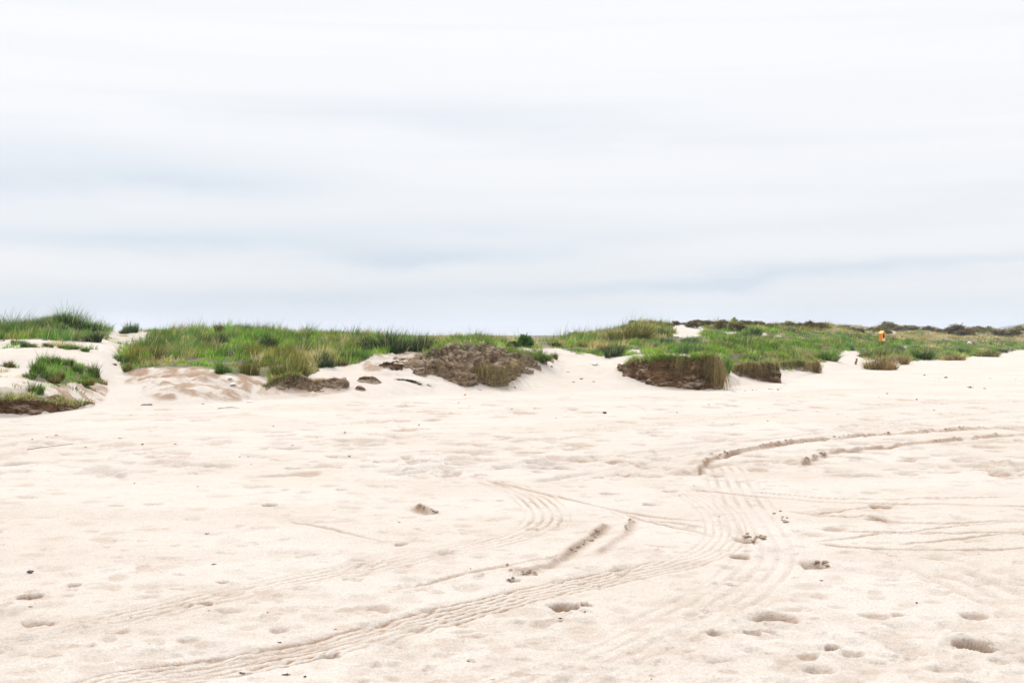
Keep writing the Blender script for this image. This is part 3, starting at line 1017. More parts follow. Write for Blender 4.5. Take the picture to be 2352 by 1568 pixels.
TUSS = [
    ('green', 107, 836, 40, 26, 'dark green tussock topping the grassy knoll beside the sandy path'),
    ('green', 139, 838, 28, 22, 'short dark tussock right of the highest tuft on the low knoll'),
    ('green', 157, 840, 22, 20, 'small green tuft in the middle of the low knoll above the dark bank'),
    ('green', 180, 857, 28, 24, 'dark tuft second from the sandy path on the low knoll'),
    ('green', 212, 866, 28, 33, 'darkest spiky tuft at the edge of the sandy path'),
    ('green', 84, 857, 30, 34, 'bright green tussock on the outer shoulder of the low knoll'),
    ('green', 69, 868, 26, 18, 'low green tuft where the knoll runs down to pale sand'),
    ('green', 109, 872, 32, 22, 'wide low tuft under the top of the low knoll'),
    ('olive', 131, 871, 32, 18, 'olive tuft in the shade side of the low knoll'),
    ('green', 82, 905, 34, 28, 'lone green tussock just above the dark undercut bank at the frame edge'),
    ('olive', 120, 880, 30, 16, 'thin olive tuft on the brown slope under the low knoll'),
    ('olive', 195, 884, 44, 14, 'sparse olive growth on the brown slope near the sandy path'),
    ('straw', 236, 882, 24, 16, 'yellowish trailing tuft at the foot of the knoll by the path'),
    ('olive', 19, 843, 30, 18, 'yellow green tuft on white sand near the frame edge'),
    ('straw', 263, 838, 12, 8, 'tiny straw tuft alone on the sandy path'),
    ('marram', 37, 792, 22, 15, 'first dark tuft of the row along the upper sand shelf'),
    ('marram', 66, 798, 32, 21, 'largest dark tuft of the row along the upper sand shelf'),
    ('marram', 112, 797, 24, 12, 'low tuft in the middle of the row along the upper sand shelf'),
    ('green', 150, 801, 32, 14, 'broad dark tuft near the far end of the row on the upper sand shelf'),
    ('green', 172, 802, 20, 11, 'small tuft second to last in the row on the upper sand shelf'),
    ('green', 197, 807, 24, 12, 'last tuft of the row where the upper sand shelf meets the path'),
    ('marram', 212, 784, 42, 25, 'rounded blue green tussock at the foot of the tall grassy mound'),
    ('marram', 30, 771, 26, 20, 'dark tussock low on the outer side of the tall grassy mound'),
    ('marram', 122, 757, 60, 26, 'dark dense marram tussock across the waist of the tall grassy mound'),
    ('marram', 160, 745, 60, 28, 'tall marram tussock crowning the tall grassy mound'),
    ('marram', 196, 760, 56, 30, 'marram tussock on the path side of the tall grassy mound'),
    ('straw', 70, 748, 40, 20, 'pale feathery tuft on the skyline beside the tall grassy mound'),
    ('marram', 299, 764, 34, 30, 'solitary blue green tuft standing on the skyline between two mounds'),
    ('marram', 284, 766, 22, 14, 'low tuft leaning against the solitary skyline tuft'),
    ('olive', 376, 775, 28, 14, 'flat olive tuft just under the skyline in yellow turf'),
    ('straw', 414, 767, 46, 26, 'pale straw tussock on the skyline where the long grassy dune begins'),
    ('olive', 506, 765, 28, 27, 'upright dark olive tuft poking above the long dune skyline'),
    ('green', 282, 830, 42, 26, 'green tussock at the path end of the long grassy dune'),
    ('green', 320, 830, 22, 30, 'narrow dark tuft second from the path on the long dune front'),
    ('green', 348, 817, 26, 30, 'tall dark tuft set back from the path end of the long dune'),
    ('olive', 292, 853, 22, 22, 'dark tuft hanging lowest at the path end of the long dune'),
    ('marram', 468, 789, 34, 28, 'dark marram tuft below the upright skyline tuft'),
    ('marram', 507, 788, 34, 26, 'blue tinged marram tuft in the upper middle of the long dune'),
    ('marram', 618, 800, 54, 36, 'large grey green marram tussock high on the long dune'),
    ('olive', 571, 861, 44, 38, 'dark olive tussock on the lip above the white sand slump'),
    ('green', 513, 856, 36, 36, 'green tussock on the lip in the middle of the long dune front'),
    ('olive', 649, 870, 62, 52, 'big shaggy olive tussock overhanging the brown ledge'),
    ('olive', 684, 869, 46, 52, 'brown tinted tussock at the end of the overhang above the brown ledge'),
    ('straw', 628, 880, 26, 34, 'yellow tuft trailing down the face of the brown ledge'),
    ('marram', 742, 840, 52, 36, 'dark blue green tussock above bare sand right of the overhang'),
    ('green', 792, 822, 36, 24, 'deep green tussock left of the pair above the pale sand slope'),
    ('green', 819, 824, 34, 28, 'darker deep green tussock at the corner above the pale sand slope'),
    ('olive', 762, 840, 26, 14, 'withered low tuft on bare sand beside the dark blue green tussock'),
    ('olive', 789, 839, 28, 12, 'flat olive tuft at the top of the pale sand slope'),
    ('marram', 831, 798, 28, 15, 'small dark tuft beside the tall marram stand on the skyline'),
    ('marram', 867, 808, 62, 48, 'first dark clump of the tall marram stand on the skyline'),
    ('marram', 901, 807, 62, 52, 'tallest and darkest clump of the marram stand on the skyline'),
    ('marram', 934, 806, 54, 40, 'paler low clump inside the tall marram stand'),
    ('marram', 971, 806, 58, 46, 'last spiky clump of the tall marram stand above the brown cliff'),
    ('olive', 994, 816, 28, 14, 'small dark tuft on the brow of the brown cliff nearest the marram stand'),
    ('green', 1020, 810, 44, 30, 'bright deep green clump on the brow of the brown cliff'),
    ('green', 1115, 791, 36, 22, 'green tuft on top of the brown cliff in yellow turf'),
    ('olive', 1155, 814, 40, 20, 'yellow olive tuft on the shoulder of the brown cliff'),
    ('green', 1237, 826, 52, 30, 'bristly dark green tussock on the sand beside the brown cliff'),
    ('olive', 1275, 824, 18, 18, 'thin upright tuft alone on the sand saddle'),
    ('olive', 1277, 796, 38, 11, 'low dark tuft at the top edge of the sand saddle'),
    ('marram', 1409, 819, 46, 34, 'dark tussock at the grass edge above the open sand gap'),
    ('marram', 1386, 813, 34, 26, 'blue green tuft adjoining the dark tussock above the sand gap'),
    ('marram', 1536, 793, 34, 25, 'dark tuft in the bright grass behind the undercut block'),
    ('marram', 1492, 797, 28, 11, 'low grey green tuft in the bright grass behind the undercut block'),
    ('marram', 1521, 769, 30, 19, 'dark tuft at the edge of the far straw coloured hump'),
    ('olive', 1447, 781, 100, 40, 'great straw and olive hump of marram on the skyline'),
    ('straw', 1425, 776, 60, 34, 'dry straw side of the skyline hump'),
    ('olive', 1475, 770, 60, 30, 'upper shoulder of the skyline hump beside pale sand'),
    ('marram', 1584, 787, 42, 16, 'green tuft below the far bare sand hollow'),
    ('green', 1664, 854, 38, 44, 'dark green clump squeezed between the two undercut blocks'),
    ('marram', 1726, 774, 38, 26, 'round blue green tussock high in the right hand grass field'),
    ('marram', 1736, 780, 24, 12, 'low dark tuft under the round blue green tussock'),
    ('green', 1762, 802, 44, 18, 'dark green tuft in the middle of the right hand grass field'),
    ('green', 1865, 790, 42, 14, 'dark wide tuft in the far part of the right hand grass field'),
    ('green', 1892, 827, 62, 24, 'broad dark tussock at the grass edge above the sandy bay'),
    ('marram', 1954, 805, 22, 14, 'dark tuft above the weathered stake'),
    ('marram', 1985, 822, 26, 14, 'dark tuft right of the weathered stake'),
    ('green', 2022, 820, 40, 18, 'dark green tussock under the orange housing'),
    ('green', 1724, 829, 38, 16, 'dark tuft above the straw covered block'),
    ('hay', 2187, 827, 46, 14, 'straw coloured tussock jutting from the far grass edge onto sand'),
    ('hay', 2067, 833, 50, 19, 'dry tussock at the corner of the grass edge below the orange housing'),
    ('hay', 2020, 849, 64, 32, 'free standing brown and straw mound of grass on the sand'),
    ('straw', 2034, 847, 34, 17, 'straw crest of the free standing grass mound on the sand'),
    ('marram', 2062, 806, 28, 14, 'blue green tuft right of the orange housing'),
    ('green', 2110, 823, 70, 22, 'long dark green tussock bordering the sand right of the orange housing'),
    ('green', 2083, 791, 16, 9, 'small dark round tuft beyond the orange housing'),
    ('olive', 2268, 819, 54, 14, 'low olive tussock at the far grass edge near the driftwood'),
    ('olive', 2243, 818, 12, 6, 'tiny tuft on the sand before the far olive tussock'),
    ('green', 2302, 807, 24, 8, 'dark green tuft behind the driftwood'),
    ('green', 2205, 809, 40, 12, 'green tussock beneath the white rock'),
]
for i, t in enumerate(TUSS):
    if i < 12 or t[1] > 1750:
        t = (t[0], t[1], t[2], t[3] * 1.12, t[4] * 1.25, t[5])
    plant(*t, 'grass tussock', 'tussocks that stand out of the dune grass')

BUSH = [
    ('leafy', 1207, 796, 34, 28, 'dark leafy bush on the turf right of the brown cliff'),
    ('leafy', 1179, 800, 30, 14, 'low leafy bush touching the dark bush on the turf'),
    ('scrub', 1319, 772, 24, 10, 'small round scrub bush on the skyline over the sand saddle'),
    ('scrub', 1355, 763, 20, 9, 'dark scrub bush on the skyline left of the straw hump'),
    ('scrub', 1376, 762, 20, 8, 'scrub bush next to the foot of the straw hump'),
    ('scrub', 1452, 744, 14, 9, 'scrub bush peeking over the top of the straw hump'),
    ('scrub', 1500, 748, 34, 9, 'scrub bush on the far side of the straw hump'),
    ('scrub', 1533, 750, 22, 8, 'scrub bush at the rim of the far sand hollow nearest the straw hump'),
    ('browned', 1552, 747, 16, 9, 'dark round bush alone on the far sand hollow rim'),
    ('browned', 1574, 744, 22, 5, 'flat dark bush along the far sand hollow skyline'),
    ('browned', 1591, 753, 24, 14, 'brown bush sliding down the middle of the far sand hollow'),
    ('browned', 1602, 744, 20, 9, 'brown bush above the middle of the far sand hollow'),
    ('browned', 1627, 747, 36, 10, 'wide brown bush past the far sand hollow'),
    ('browned', 1661, 757, 36, 18, 'large dark brown bush on the slope past the far sand hollow'),
    ('browned', 1688, 758, 36, 15, 'second large brown bush on the slope past the far sand hollow'),
    ('scrub', 1660, 742, 14, 8, 'scrub bush above the large dark brown bush'),
    ('scrub', 1686, 740, 13, 11, 'pointed scrub bush, highest on the middle skyline'),
    ('scrub', 1712, 746, 24, 9, 'scrub bush just after the pointed one on the skyline'),
    ('scrub', 1742, 748, 22, 9, 'rounded scrub bush on the skyline over the round blue green tussock'),
    ('scrub', 1775, 750, 30, 7, 'low spreading scrub bush on the middle of the far skyline'),
    ('scrub', 1812, 749, 30, 10, 'dense scrub bush on the far skyline left of the dark pair'),
    ('browned', 1839, 752, 18, 9, 'dark bush sloping off the dense skyline scrub'),
    ('browned', 1859, 752, 18, 14, 'taller pointed bush of the dark pair on the far skyline'),
    ('browned', 1878, 753, 34, 11, 'wider bush of the dark pair on the far skyline'),
    ('scrub', 1940, 759, 36, 10, 'long scrub bush in the dip of the far skyline'),
    ('browned', 1974, 765, 20, 10, 'small dark bush at the bottom of the dip in the far skyline'),
    ('scrub', 2002, 763, 24, 9, 'grey green bush left of the far peak behind the orange housing'),
    ('scrub', 2043, 757, 34, 17, 'bushy peak of the far dune behind the orange housing'),
    ('scrub', 2025, 762, 24, 12, 'bush on the left flank of the far peak'),
    ('browned', 2064, 760, 24, 9, 'dark bush low on the right flank of the far peak'),
    ('browned', 2038, 768, 16, 7, 'dark bush directly above and beside the orange housing'),
    ('scrub', 2090, 758, 30, 10, 'straggling bush along the far dune right of the peak'),
    ('browned', 2132, 759, 20, 10, 'dark knob of scrub on the far dune right of the peak'),
    ('browned', 2155, 764, 22, 8, 'dark bush running down to the far notch'),
    ('browned', 2196, 769, 44, 20, 'dark brown domed bush right of the far notch'),
    ('browned', 2218, 770, 32, 14, 'dark shoulder of the domed bush by the far notch'),
    ('scrub', 2242, 764, 24, 13, 'grey green bush between the domed bush and the black thicket'),
    ('scrub', 2264, 767, 28, 16, 'round pale scrub bush left of the black thicket'),
    ('browned', 2296, 771, 34, 12, 'black thicket under the faint hill, inner half'),
    ('browned', 2324, 772, 34, 13, 'black thicket under the faint hill, outer half'),
    ('scrub', 2340, 760, 28, 10, 'scrub bush topping the far dune at the frame edge'),
]
for t in BUSH:
    if t[1] > 1330:
        t = (t[0], t[1], t[2], t[3] * 1.2, t[4] * 1.05, t[5])
    plant(*t, 'bush', 'scrub bushes on the far dunes')


# ------------------------------------------------------------------ eroded banks
def grid_normals(P):
    du = np.gradient(P, axis=0)
    dv = np.gradient(P, axis=1)
    n = np.cross(du, dv)
    return n / (np.linalg.norm(n, axis=2, keepdims=True) + 1e-9)


def hang(face_pts, n, length, tint, rng, out=(0, -1), width=.014, reach=.35):
    """Dead grass that spills over a lip: face_pts (m,3) points along the lip."""
    k = rng.integers(0, len(face_pts), n)
    root = face_pts[k] + np.stack([rng.normal(0, .05, n), rng.random(n) * .12, rng.normal(0, .02, n)], -1)
    h = length * (.4 + .8 * rng.random(n))
    o = np.tile(np.array(out, float), (n, 1)) + rng.normal(0, .8, (n, 2))
    o[:, 1] = -np.abs(o[:, 1])
    o /= np.linalg.norm(o, axis=1, keepdims=True)
    t = np.array(tint) * np.exp(rng.normal(0, .3, (n, 1)))
    return blades(root, h, o, reach * (.6 + .8 * rng.random(n)), 1.5 + .6 * rng.random(n), width * (.6 + .8 * rng.random(n)), t, 5, .2, rng)


def bank(label, stations, run, back, mat, seed, rough=.07, cap=None, roots=None, undercut=.10):
    """stations: (u, v_top, v_foot). A cut block of turf: broken face, rounded top running back into the dune."""
    r = np.random.default_rng(seed)
    st = np.array(stations, float)
    du = st[-1, 0] - st[0, 0]
    ymid = spot(st[len(st) // 2, 0], st[len(st) // 2, 2]).y
    na = int(min(260, max(60, du * ymid / F / .022)))
    us = np.linspace(st[0, 0], st[-1, 0], na)
    vt, vf = np.interp(us, st[:, 0], st[:, 1]), np.interp(us, st[:, 0], st[:, 2])
    fy = np.array([spot(a, b).y for a, b in zip(us, vf)])
    kk = np.ones(9) / 9
    fy = np.convolve(np.pad(fy, 4, mode='edge'), kk, 'valid')
    fz = EYE - (vf - VH) / F * fy
    tz = EYE - (vt - VH) / F * (fy + run)
    nf, nt_ = 46, 26
    sec = []
    hgt = np.maximum(tz - fz, 0)
    end = np.clip(hgt / (hgt.max() * .35), 0, 1)
    for i in range(4):
        t = i / 4.
        sec.append((fy + .25 * (1 - t) * 0 + .02, fz - .25 * (1 - t)))
    for i in range(nf):
        t = i / (nf - 1)
        prof = run * t ** 1.2 + undercut * math.sin(math.pi * min(t * 1.1, 1)) * end
        sec.append((fy + prof * 1., fz + hgt * t))
    for i in range(1, nt_ + 1):
        t = i / nt_
        yb = fy + run + back * t
        zb = ground_at((us - UC) / F * yb, yb) - .10
        b = t ** 1.5
        sec.append((yb, (tz + .03 * math.sin(math.pi * t)) * (1 - b) + np.minimum(zb, tz) * b))
    Yg = np.stack([s_[0] * np.ones(na) for s_ in sec], 1)
    Zg = np.stack([s_[1] * np.ones(na) for s_ in sec], 1)
    Xg = (us[:, None] - UC) / F * fy[:, None] * np.ones_like(Yg)
    P = np.stack([Xg, Yg, Zg], -1)
    N = grid_normals(P)
    if N[na // 2, 20, 1] > 0:
        N = -N
    d = rough * fbm3(Xg * 2.2, Yg * 2.2, Zg * 4.5, 5, seed, .55) + rough * .5 * np.sign(0) \
        - rough * .9 * np.clip(np.abs(noise3(Xg * 4.5, Yg * 4.5, Zg * 7., seed + 9)) * -1 + .25, 0, 1) * 2
    f = np.clip(np.arange(P.shape[1]) / 5., 0, 1)[None, :, None]
    P = P + N * d[..., None] * f
    nup = grid_normals(P)
    if nup[na // 2, -8, 2] < 0:
        nup = -nup
    drift = smooth(.36, .8, nup[..., 2]) * smooth(-.3, .2, fbm3(Xg * 1.7, Yg * 1.7, Zg * 1.7, 3, seed + 3)) * .8
    e = bpy.data.objects.new('eroded_bank', None)
    C.objects.link(e)
    tag(e, label, 'turf bank', 'eroded turf banks along the dune foot')
    mid = P[na // 2, 4]
    e.location = mid
    off = np.array(mid)
    me = mesh_from('soil_face', (P - off).reshape(-1, 3), grid_quads(*P.shape[:2]), None, mat, floats={'drift': drift.reshape(-1)}, smooth_shade=True)
    link('soil_face', me, e)
    if cap:
        parts = []
        for (a0, a1, n, h, w, edge) in cap:
            ia = (np.clip((a0 + (a1 - a0) * r.random(n)), 0, 1) * (na - 1)).astype(int)
            ib = (4 + nf - 2 + (nt_ - 2) * r.random(n) ** edge).astype(int)
            root = P[ia, ib] - off - np.array([0, 0, .02])
            sp = r.choice(5, n, p=np.array(w) / np.sum(w))
            an = r.random(n) * 6.283
            o = np.stack([np.cos(an), np.sin(an) - .25], -1)
            t = TINTS[sp] * np.array([.8, .8, .8]) * np.exp(r.normal(0, .3, (n, 1)))
            cl = np.exp(.5 * noise2(root[:, 0] * 4, root[:, 1] * 4, seed))[:, None]
            parts.append(blades(root, h * (.5 + .8 * r.random(n)) * cl[:, 0], o, .3 + .6 * r.random(n), .1 + .5 * r.random(n), .013, t * cl, 3, .2, r))
        v, q, f2, t = join(parts)
        link('turf_cap', mesh_from('turf_cap', v, q, f2, M['blade'], t), e)
    for (a0, a1, b, n, L, tint) in roots or []:
        rch = .5 if run < 1 else 1.1
        ia = np.linspace(a0, a1, 40) * (na - 1)
        lip = P[ia.astype(int), 4 + int(b * (nf - 1))] - off - np.array([0, .03, 0])
        link('hanging_grass', mesh_from('hanging_grass', *(lambda z: (z[0], z[1], z[2], M['blade'], z[3]))(hang(lip, n, L, tint, r, reach=rch))), e)
    return e


ST, OL = (.34, .26, .115), (.15, .135, .05)
bank('dark undercut bank running out of the frame beside the low knoll',
     [(-260, 912, 962), (-60, 914, 960), (20, 914, 957), (70, 916, 954), (110, 922, 949), (150, 929, 944), (178, 935, 939)], .12, 1.3, M['soil'], 301, .07,
     [(0, 1, 2600, .16, (.5, 1, .5, 4, 2), 1.4)], [(.0, .75, .98, 260, .16, OL), (.35, .55, .95, 200, .22, ST)])
bank('long brown ledge under the shaggy olive tussock',
     [(596, 892, 897), (620, 880, 899), (650, 866, 898), (690, 864, 899), (720, 872, 901), (760, 864, 902), (785, 868, 900), (796, 884, 897)], .30, 1.2,
     M['soil_pale'], 302, .09, [(.0, .45, 1200, .2, (.3, 1, .5, 2, 4), 1.6)],
     [(.05, .4, .98, 260, .30, OL), (.55, .75, .9, 60, .22, ST)])
bank('small lump of fallen soil on the sand slope right of the brown ledge',
     [(820, 874, 876), (832, 864, 879), (852, 863, 884), (866, 868, 884), (872, 878, 881)], .16, .5, M['soil_pale'], 303, .05)
bank('tiny broken soil step beneath the small fallen lump',
     [(814, 893, 895), (820, 886, 897), (832, 888, 900), (838, 896, 899)], .08, .3, M['soil_pale'], 313, .03)
bank('thin dark ledge of roots on the sand left of the brown cliff',
     [(868, 838, 842), (885, 830, 850), (905, 834, 852), (922, 836, 850), (934, 842, 848)], .15, .6, M['soil'], 304, .05, None,
     [(.2, .9, .9, 70, .16, (.06, .05, .04))])
bank('tall brown eroded cliff with clumps of straw, widest of the banks',
     [(880, 831, 836), (905, 826, 838), (940, 820, 846), (965, 808, 862), (985, 806, 868), (1010, 803, 866), (1030, 798, 876), (1050, 794, 889), (1068, 794, 896), (1085, 793, 888),
      (1100, 792, 880), (1120, 794, 884), (1140, 797, 890), (1158, 802, 884), (1170, 806, 874), (1188, 808, 868), (1205, 812, 860), (1225, 818, 853), (1250, 823, 846), (1272, 832, 842)],
     1.15, 3.4, M['soil_pale'], 305, .21,
     [(.2, 1., 7000, .20, (4, 2, .5, 1.5, 1.5), 1.1), (.0, .25, 500, .14, (2, 2, .5, 3, 1.5), 1.1)],
     [(.56, .68, .42, 420, .62, ST), (.60, .70, .36, 260, .7, OL), (.70, .80, .55, 240, .32, ST), (.3, .5, .45, 120, .24, ST), (.25, .95, .98, 300, .25, OL), (.1, .9, .6, 200, .16, ST), (.15, .85, .3, 200, .14, ST), (.74, .98, .97, 420, .30, (.16, .23, .045))], .0)
bank('large dark undercut block of turf with grass curling over its right corner',
     [(1422, 846, 849), (1432, 838, 862), (1450, 829, 868), (1480, 825, 880), (1510, 824, 888), (1550, 824, 891), (1590, 824, 894), (1604, 823, 897), (1614, 823, 895),
      (1630, 822, 893), (1645, 824, 894), (1656, 836, 895), (1665, 882, 894)], .22, 2.2, M['soil'], 306, .09,
     [(.1, .95, 3600, .30, (2.5, 2, .7, 2, 2), 1.5), (.25, .75, 1200, .30, (1, 2, 1., .3, 1), 4.)],
     [(.02, .3, .97, 130, .18, ST), (.55, .66, .98, 240, .62, (.24, .20, .075)), (.80, .98, .97, 300, .70, (.24, .19, .08)), (.92, .99, .9, 240, .85, ST), (.3, .8, .97, 150, .25, OL)])
bank('straw covered block of turf, smaller, with a dark vertical end',
     [(1680, 853, 858), (1690, 842, 862), (1705, 836, 866), (1725, 835, 871), (1745, 838, 876), (1752, 834, 877), (1770, 833, 879), (1788, 834, 880), (1795, 846, 880)], .2, 2.0,
     M['soil'], 307, .09, [(.0, 1, 2200, .2, (1., 1, .3, 5, 2), 1.3)],
     [(.04, .6, .97, 420, .34, ST), (.5, .95, .97, 300, .5, (.26, .20, .10)), (.1, .9, .6, 160, .3, OL)])
bank('low grassy tongue of turf ending in a short dark step on the sand',
     [(1790, 838, 845), (1815, 832, 849), (1840, 834, 853), (1862, 834, 856), (1882, 833, 858), (1888, 846, 858)], .3, 2.2, M['soil'], 308, .06,
     [(.0, 1, 1800, .24, (1.5, 1.5, .4, 2, 3), 1.2)], [(.1, .7, .95, 500, .35, OL), (.6, .98, .97, 500, .5, ST)])
bank('flat straw fringed edge of turf below the orange housing',
     [(2040, 830, 834), (2055, 822, 834), (2075, 820, 834), (2088, 822, 833), (2093, 830, 832)], .5, 2.5, M['soil'], 309, .08,
     [(.0, 1, 900, .3, (1.5, 1., .4, 3, 2), 1.2)], [(.05, .95, .97, 500, .5, ST)])


# ------------------------------------------------------------------ small things on the sand
def lump_mesh(name, seed, mat, sub=2, amp=.35, fl=.7):
    bm = bmesh.new()
    bmesh.ops.create_icosphere(bm, subdivisions=sub, radius=.5)
    for v in bm.verts:
        n = mnoise.noise(v.co * 2.2 + Vector((seed * 7.1, 0, 0))) + .5 * mnoise.noise(v.co * 5 + Vector((0, seed * 3.3, 0)))
        v.co *= 1 + amp * n
        v.co.z *= fl
    me = bpy.data.meshes.new(name)
    bm.to_mesh(me)
    bm.free()
    for p in me.polygons:
        p.use_smooth = sub > 2
    me.materials.append(mat)
    return me


CLODS = [lump_mesh('sand_clod', i, M['clod'], 3, .55, .75) for i in range(5)]


def clods(pts, n, size, label, spread=(10, 3)):
    for i in range(n):
        t = random.random() * (len(pts) - 1)
        a, f = int(t), t - int(t)
        u = pts[a][0] * (1 - f) + pts[min(a + 1, len(pts) - 1)][0] * f + random.gauss(0, spread[0])
        v = pts[a][1] * (1 - f) + pts[min(a + 1, len(pts) - 1)][1] * f + random.gauss(0, spread[1])
        p = spot(u, v)
        s = size * random.choice((.3, .4, .5, .6, .75)) * random.uniform(.8, 1.2)
        o = link('sand_clod', random.choice(CLODS), None, p + Vector((0, 0, s * .12)), random.uniform(0, 6.28), (s, s * random.uniform(.7, 1), s * random.uniform(.6, 1)))
        tag(o, label, 'sand clod', label.replace('a ', '', 1))


clods([(1722, 1234), (1755, 1240)], 13, .06, 'moist crumbled sand clod in the heap where two wheel tracks cross', (9, 5))
clods([(1870, 1297), (1893, 1294), (1905, 1302)], 9, .05, 'brown sand clod in the broken footprint below the wheel track heap', (6, 3))
clods([(1319, 1264), (1346, 1243), (1375, 1220)], 20, .05, 'sand clod along the diagonal torn wheel edge', (5, 3))
clods([(1165, 1306), (1205, 1318), (1225, 1318)], 12, .045, 'sand clod at the lower end of the torn wheel edge', (6, 3))
clods([(1171, 1333), (1178, 1336)], 5, .04, 'sand clod in the little pile under the torn wheel edge', (4, 2))
clods([(1430, 1215), (1445, 1205), (1444, 1195)], 10, .04, 'small sand clod on the short upper wheel edge', (5, 3))
clods([(955, 1160), (975, 1169), (1000, 1177)], 14, .06, 'sand clod lining the lone curved gouge', (5, 2))
clods([(1640, 1048), (1700, 1034), (1800, 1017), (1900, 1006)], 18, .055, 'sand clod thrown along the outer curve of the turning track', (10, 2))
clods([(1900, 1006), (2000, 997), (2200, 986), (2330, 983)], 14, .055, 'sand clod on the dark outer lip of the turning track', (12, 1.2))
clods([(1835, 1071), (1870, 1050), (1900, 1041)], 12, .06, 'sand clod at the start of the inner turning track', (6, 3))
clods([(2080, 1020), (2200, 1008), (2330, 1001)], 8, .05, 'sand clod on the lip of the inner turning track', (12, 1.2))
clods([(1785, 1175), (1800, 1190), (1812, 1205)], 9, .05, 'sand clod in the crumbling edge beside the horizontal tracks', (5, 4))


def ribbon_mesh(name, seed, mat, curl=.4):
    """A crumpled strap of dried weed: a thin twisted strip with thickness."""
    r = random.Random(seed)
    bm = bmesh.new()
    n = 9
    ring = []
    ang = r.uniform(0, 6)
    x, y = -.5, 0.
    for i in range(n):
        t = i / (n - 1)
        ang += r.uniform(-.7, .7)
        x += math.cos(ang * curl) / n
        y += math.sin(ang * curl) / n
        w = (.10 + .10 * math.sin(math.pi * t)) * r.uniform(.6, 1.3)
        z = .06 + .10 * abs(math.sin(t * 5 + seed)) * r.uniform(.4, 1)
        tw = r.uniform(-.8, .8)
        a = Vector((x - math.sin(ang * curl) * w, y + math.cos(ang * curl) * w, z + w * math.sin(tw)))
        b = Vector((x + math.sin(ang * curl) * w, y - math.cos(ang * curl) * w, z - w * math.sin(tw)))
        up = Vector((0, 0, .035))
        ring.append([bm.verts.new(a), bm.verts.new(b), bm.verts.new(b + up), bm.verts.new(a + up)])
    for i in range(n - 1):
        for k in range(4):
            bm.faces.new((ring[i][k], ring[i][(k + 1) % 4], ring[i + 1][(k + 1) % 4], ring[i + 1][k]))
    bm.faces.new(ring[0][::-1])
    bm.faces.new(ring[-1])
    bmesh.ops.recalc_face_normals(bm, faces=bm.faces)
    me = bpy.data.meshes.new(name)
    bm.to_mesh(me)
    bm.free()
    me.materials.append(mat)
    return me


def stick_mesh(name, pts, r0, r1, mat, sides=7, seed=0):
    bm = bmesh.new()
    rings = []
    n = len(pts)
    for i, p in enumerate(pts):
        p = Vector(p)
        d = (Vector(pts[min(i + 1, n - 1)]) - Vector(pts[max(i - 1, 0)])).normalized()
        a = d.cross(Vector((0, 0, 1)))
        if a.length < .01:
            a = Vector((1, 0, 0))
        a.normalize()
        b = d.cross(a)
        rr = r0 + (r1 - r0) * i / (n - 1)
        rings.append([bm.verts.new(p + (a * math.cos(k * 6.283 / sides) + b * math.sin(k * 6.283 / sides)) * rr
                                   * (1 + .25 * mnoise.noise(Vector((i * 1.7, k * 2.1, seed))))) for k in range(sides)])
    for i in range(n - 1):
        for k in range(sides):
            bm.faces.new((rings[i][k], rings[i][(k + 1) % sides], rings[i + 1][(k + 1) % sides], rings[i + 1][k]))
    bm.faces.new(rings[0][::-1])
    bm.faces.new(rings[-1])
    bmesh.ops.recalc_face_normals(bm, faces=bm.faces)
    me = bpy.data.meshes.new(name)
    bm.to_mesh(me)
    bm.free()
    for p in me.polygons:
        p.use_smooth = True
    me.materials.append(mat)
    return me


WEED = [ribbon_mesh('seaweed_scrap', i, M['weed']) for i in range(4)]
WEEDB = [ribbon_mesh('seaweed_scrap', 10 + i, M['weed_brown']) for i in range(4)]


def scrap(u, v, wpx, label, dark=True, lift=.0):
    p = spot(u, v)
    s = wpx * p.y / F
    o = link('seaweed_scrap', random.choice(WEED if dark else WEEDB), None, p + Vector((0, 0, lift)), random.uniform(-.5, .5), (s, s, s * .7))
    tag(o, label, 'seaweed', 'scraps of seaweed on the sand')


